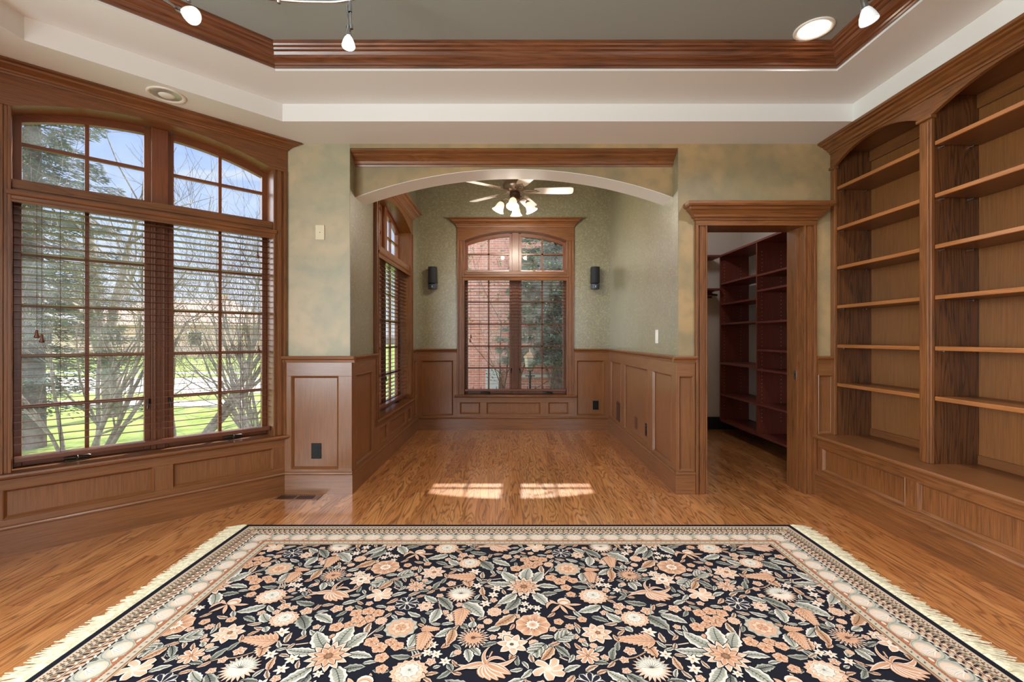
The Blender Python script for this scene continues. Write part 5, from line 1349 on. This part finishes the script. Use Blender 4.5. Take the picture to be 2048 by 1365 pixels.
# brick neighbour behind the alcove
M_brick = mat_brick('red_brick', lin(208, 136, 118), lin(190, 116, 100), lin(206, 190, 180), 6.0)
nb = empty('brick_house', (0.6, 11.5, GZ), 0, 'red brick neighbouring house filling the alcove end window', 'house')
MB().box(-1.95, -1.3, 0, 4.4, 3.4, 4.9, M_brick).build('brick_wall', nb)
m = MB(); m.add([(-2.25, -1.6, 4.9), (4.7, -1.6, 4.9), (4.7, 3.7, 4.9), (-2.25, 3.7, 4.9), (-.6, 1.0, 6.2), (2.4, 1.0, 6.2)], [(0, 1, 5, 4), (1, 2, 5), (2, 3, 4, 5), (3, 0, 4), (0, 3, 2, 1)], M_roof2); m.build('roof', nb)
mb_ = MB(); mb_.box(-1.18, -1.48, .12, -.86, -1.302, 1.0, plain('pale_grey_metal', lin(206, 210, 214), .5)); mb_.build('meter_cabinet', nb)
# garden wall with pale cap and lantern post
gw = empty('garden_wall', (0.42, 9.2, GZ), 0, 'low brick garden wall with a pale stone cap outside the alcove window', 'wall')
MB().box(-.30, -.15, 0, .95, .15, .90, M_brick).build('brickwork', gw)
MB().box(-.34, -.19, .90, .99, .19, .97, M_conc).build('cap_stone', gw)
lp = empty('lantern_post', (0.335, 8.55, GZ), 0, 'black garden lantern post in front of the garden wall', 'lamp post')
M_iron = plain('black_iron', lin(30, 32, 36), .45, .4)
m = MB(); m.lathe([(.06, 0), (.05, .06), (.022, .10), (.02, .92), (.034, .96), (.02, 1.0), (.02, 1.08)], M_iron, n=14); m.tube([(-.09, 0, .98), (.09, 0, .98)], .009, M_iron, 8); m.build('post', lp)
m = MB(); m.lathe([(.05, 1.08), (.085, 1.12), (.105, 1.32), (.10, 1.32), (.08, 1.13)], plain('lantern_glass', lin(160, 158, 146), .2), n=6, smooth=False); m.build('glass', lp)
m = MB(); m.lathe([(.05, 1.065), (.06, 1.08), (.05, 1.085)], M_iron, n=6); m.lathe([(.125, 1.32), (.12, 1.335), (.06, 1.40), (.02, 1.43), (.015, 1.47), (0, 1.49)], plain('copper_cap', lin(190, 150, 112), .5), n=6, smooth=False); m.build('cap', lp)
# black picket fence
fe = empty('picket_fence', (0.2, 8.9, GZ), 0, 'low black iron picket fence along the garden', 'fence')
m = MB()
for z in (.62, .30): m.box(-1.6, -.012, z, 1.2, .012, z + .025, M_iron)
m.build('rails', fe)
for i in range(19):
    x = -1.55 + i * .15; m = MB(); m.tube([(x, 0, 0), (x, 0, .70), (x, 0, .76)], [.009, .009, .001], M_iron, 6); m.build('picket', fe)
bl = empty('bollard_light', (-1.02, 8.35, GZ), 0, 'short dark bollard with a pale cap at the left edge of the alcove window', 'garden light')
m = MB(); m.lathe([(.05, 0), (.05, .62), (0, .62)], M_iron, n=14); m.build('post', bl)
m = MB(); m.lathe([(.085, .62), (.08, .66), (.04, .72), (0, .74)], M_whitepl, n=16); m.build('cap', bl)
spruce('evergreen_tree', (0.93, 9.0, GZ), 5.2, 1.25, 1.3, 210, 9, 'dark evergreen tree behind the right half of the alcove end window', M_need2, .30, .09)
rt = empty('multi_stem_tree', (1.02, 8.0, GZ), 0, 'slender multi-stem tree with small leaves right of the lantern post', 'tree')
m = MB(); rng = random.Random(17); tips = []
for i in range(5):
    grow(m, Vector((rng.uniform(-.08, .08), rng.uniform(-.08, .08), 0)), Vector((rng.uniform(-.35, .12), rng.uniform(-.2, .2), 1)).normalized(), 1.9, .035, 3, rng, M_bark2, M_bark2, spread=.7, tips=tips)
m.build('stems', rt, recalc=False)
m = MB()
for t in tips:
    for q in range(12):
        c = t + Vector((rng.uniform(-.1, .1), rng.uniform(-.1, .1), rng.uniform(-.1, .1))); d = Vector((rng.uniform(-1, 1), rng.uniform(-1, 1), rng.uniform(-.6, .4))).normalized() * .05; w = d.cross(Vector((0, 0, 1))).normalized() * .016
        m.add([c, c + d * .5 + w, c + d, c + d * .5 - w], [(0, 1, 2, 3)], M_leafg)
m.build('leaves', rt, recalc=False)
rt = empty('young_tree', (-0.28, 8.9, GZ), 0, 'leafy branches of a young tree in front of the brick left of the mullion', 'tree')
m = MB(); tips = []; rng = random.Random(33)
for i in range(3): grow(m, Vector((.05 * i, 0, 0)), Vector((rng.uniform(-.1, .3), 0, 1)).normalized(), 2.0, .022, 3, rng, M_bark2, M_bark2, spread=.6, tips=tips)
m.build('stems', rt, recalc=False)
m = MB()
for t in tips:
    for q in range(12):
        c = t + Vector((rng.uniform(-.1, .1), rng.uniform(-.1, .1), rng.uniform(-.1, .1))); d = Vector((rng.uniform(-1, 1), rng.uniform(-1, 1), rng.uniform(-.6, .4))).normalized() * .06; w = d.cross(Vector((0, 0, 1))).normalized() * .02
        m.add([c, c + d * .5 + w, c + d, c + d * .5 - w], [(0, 1, 2, 3)], M_leafg)
m.build('leaves', rt, recalc=False)
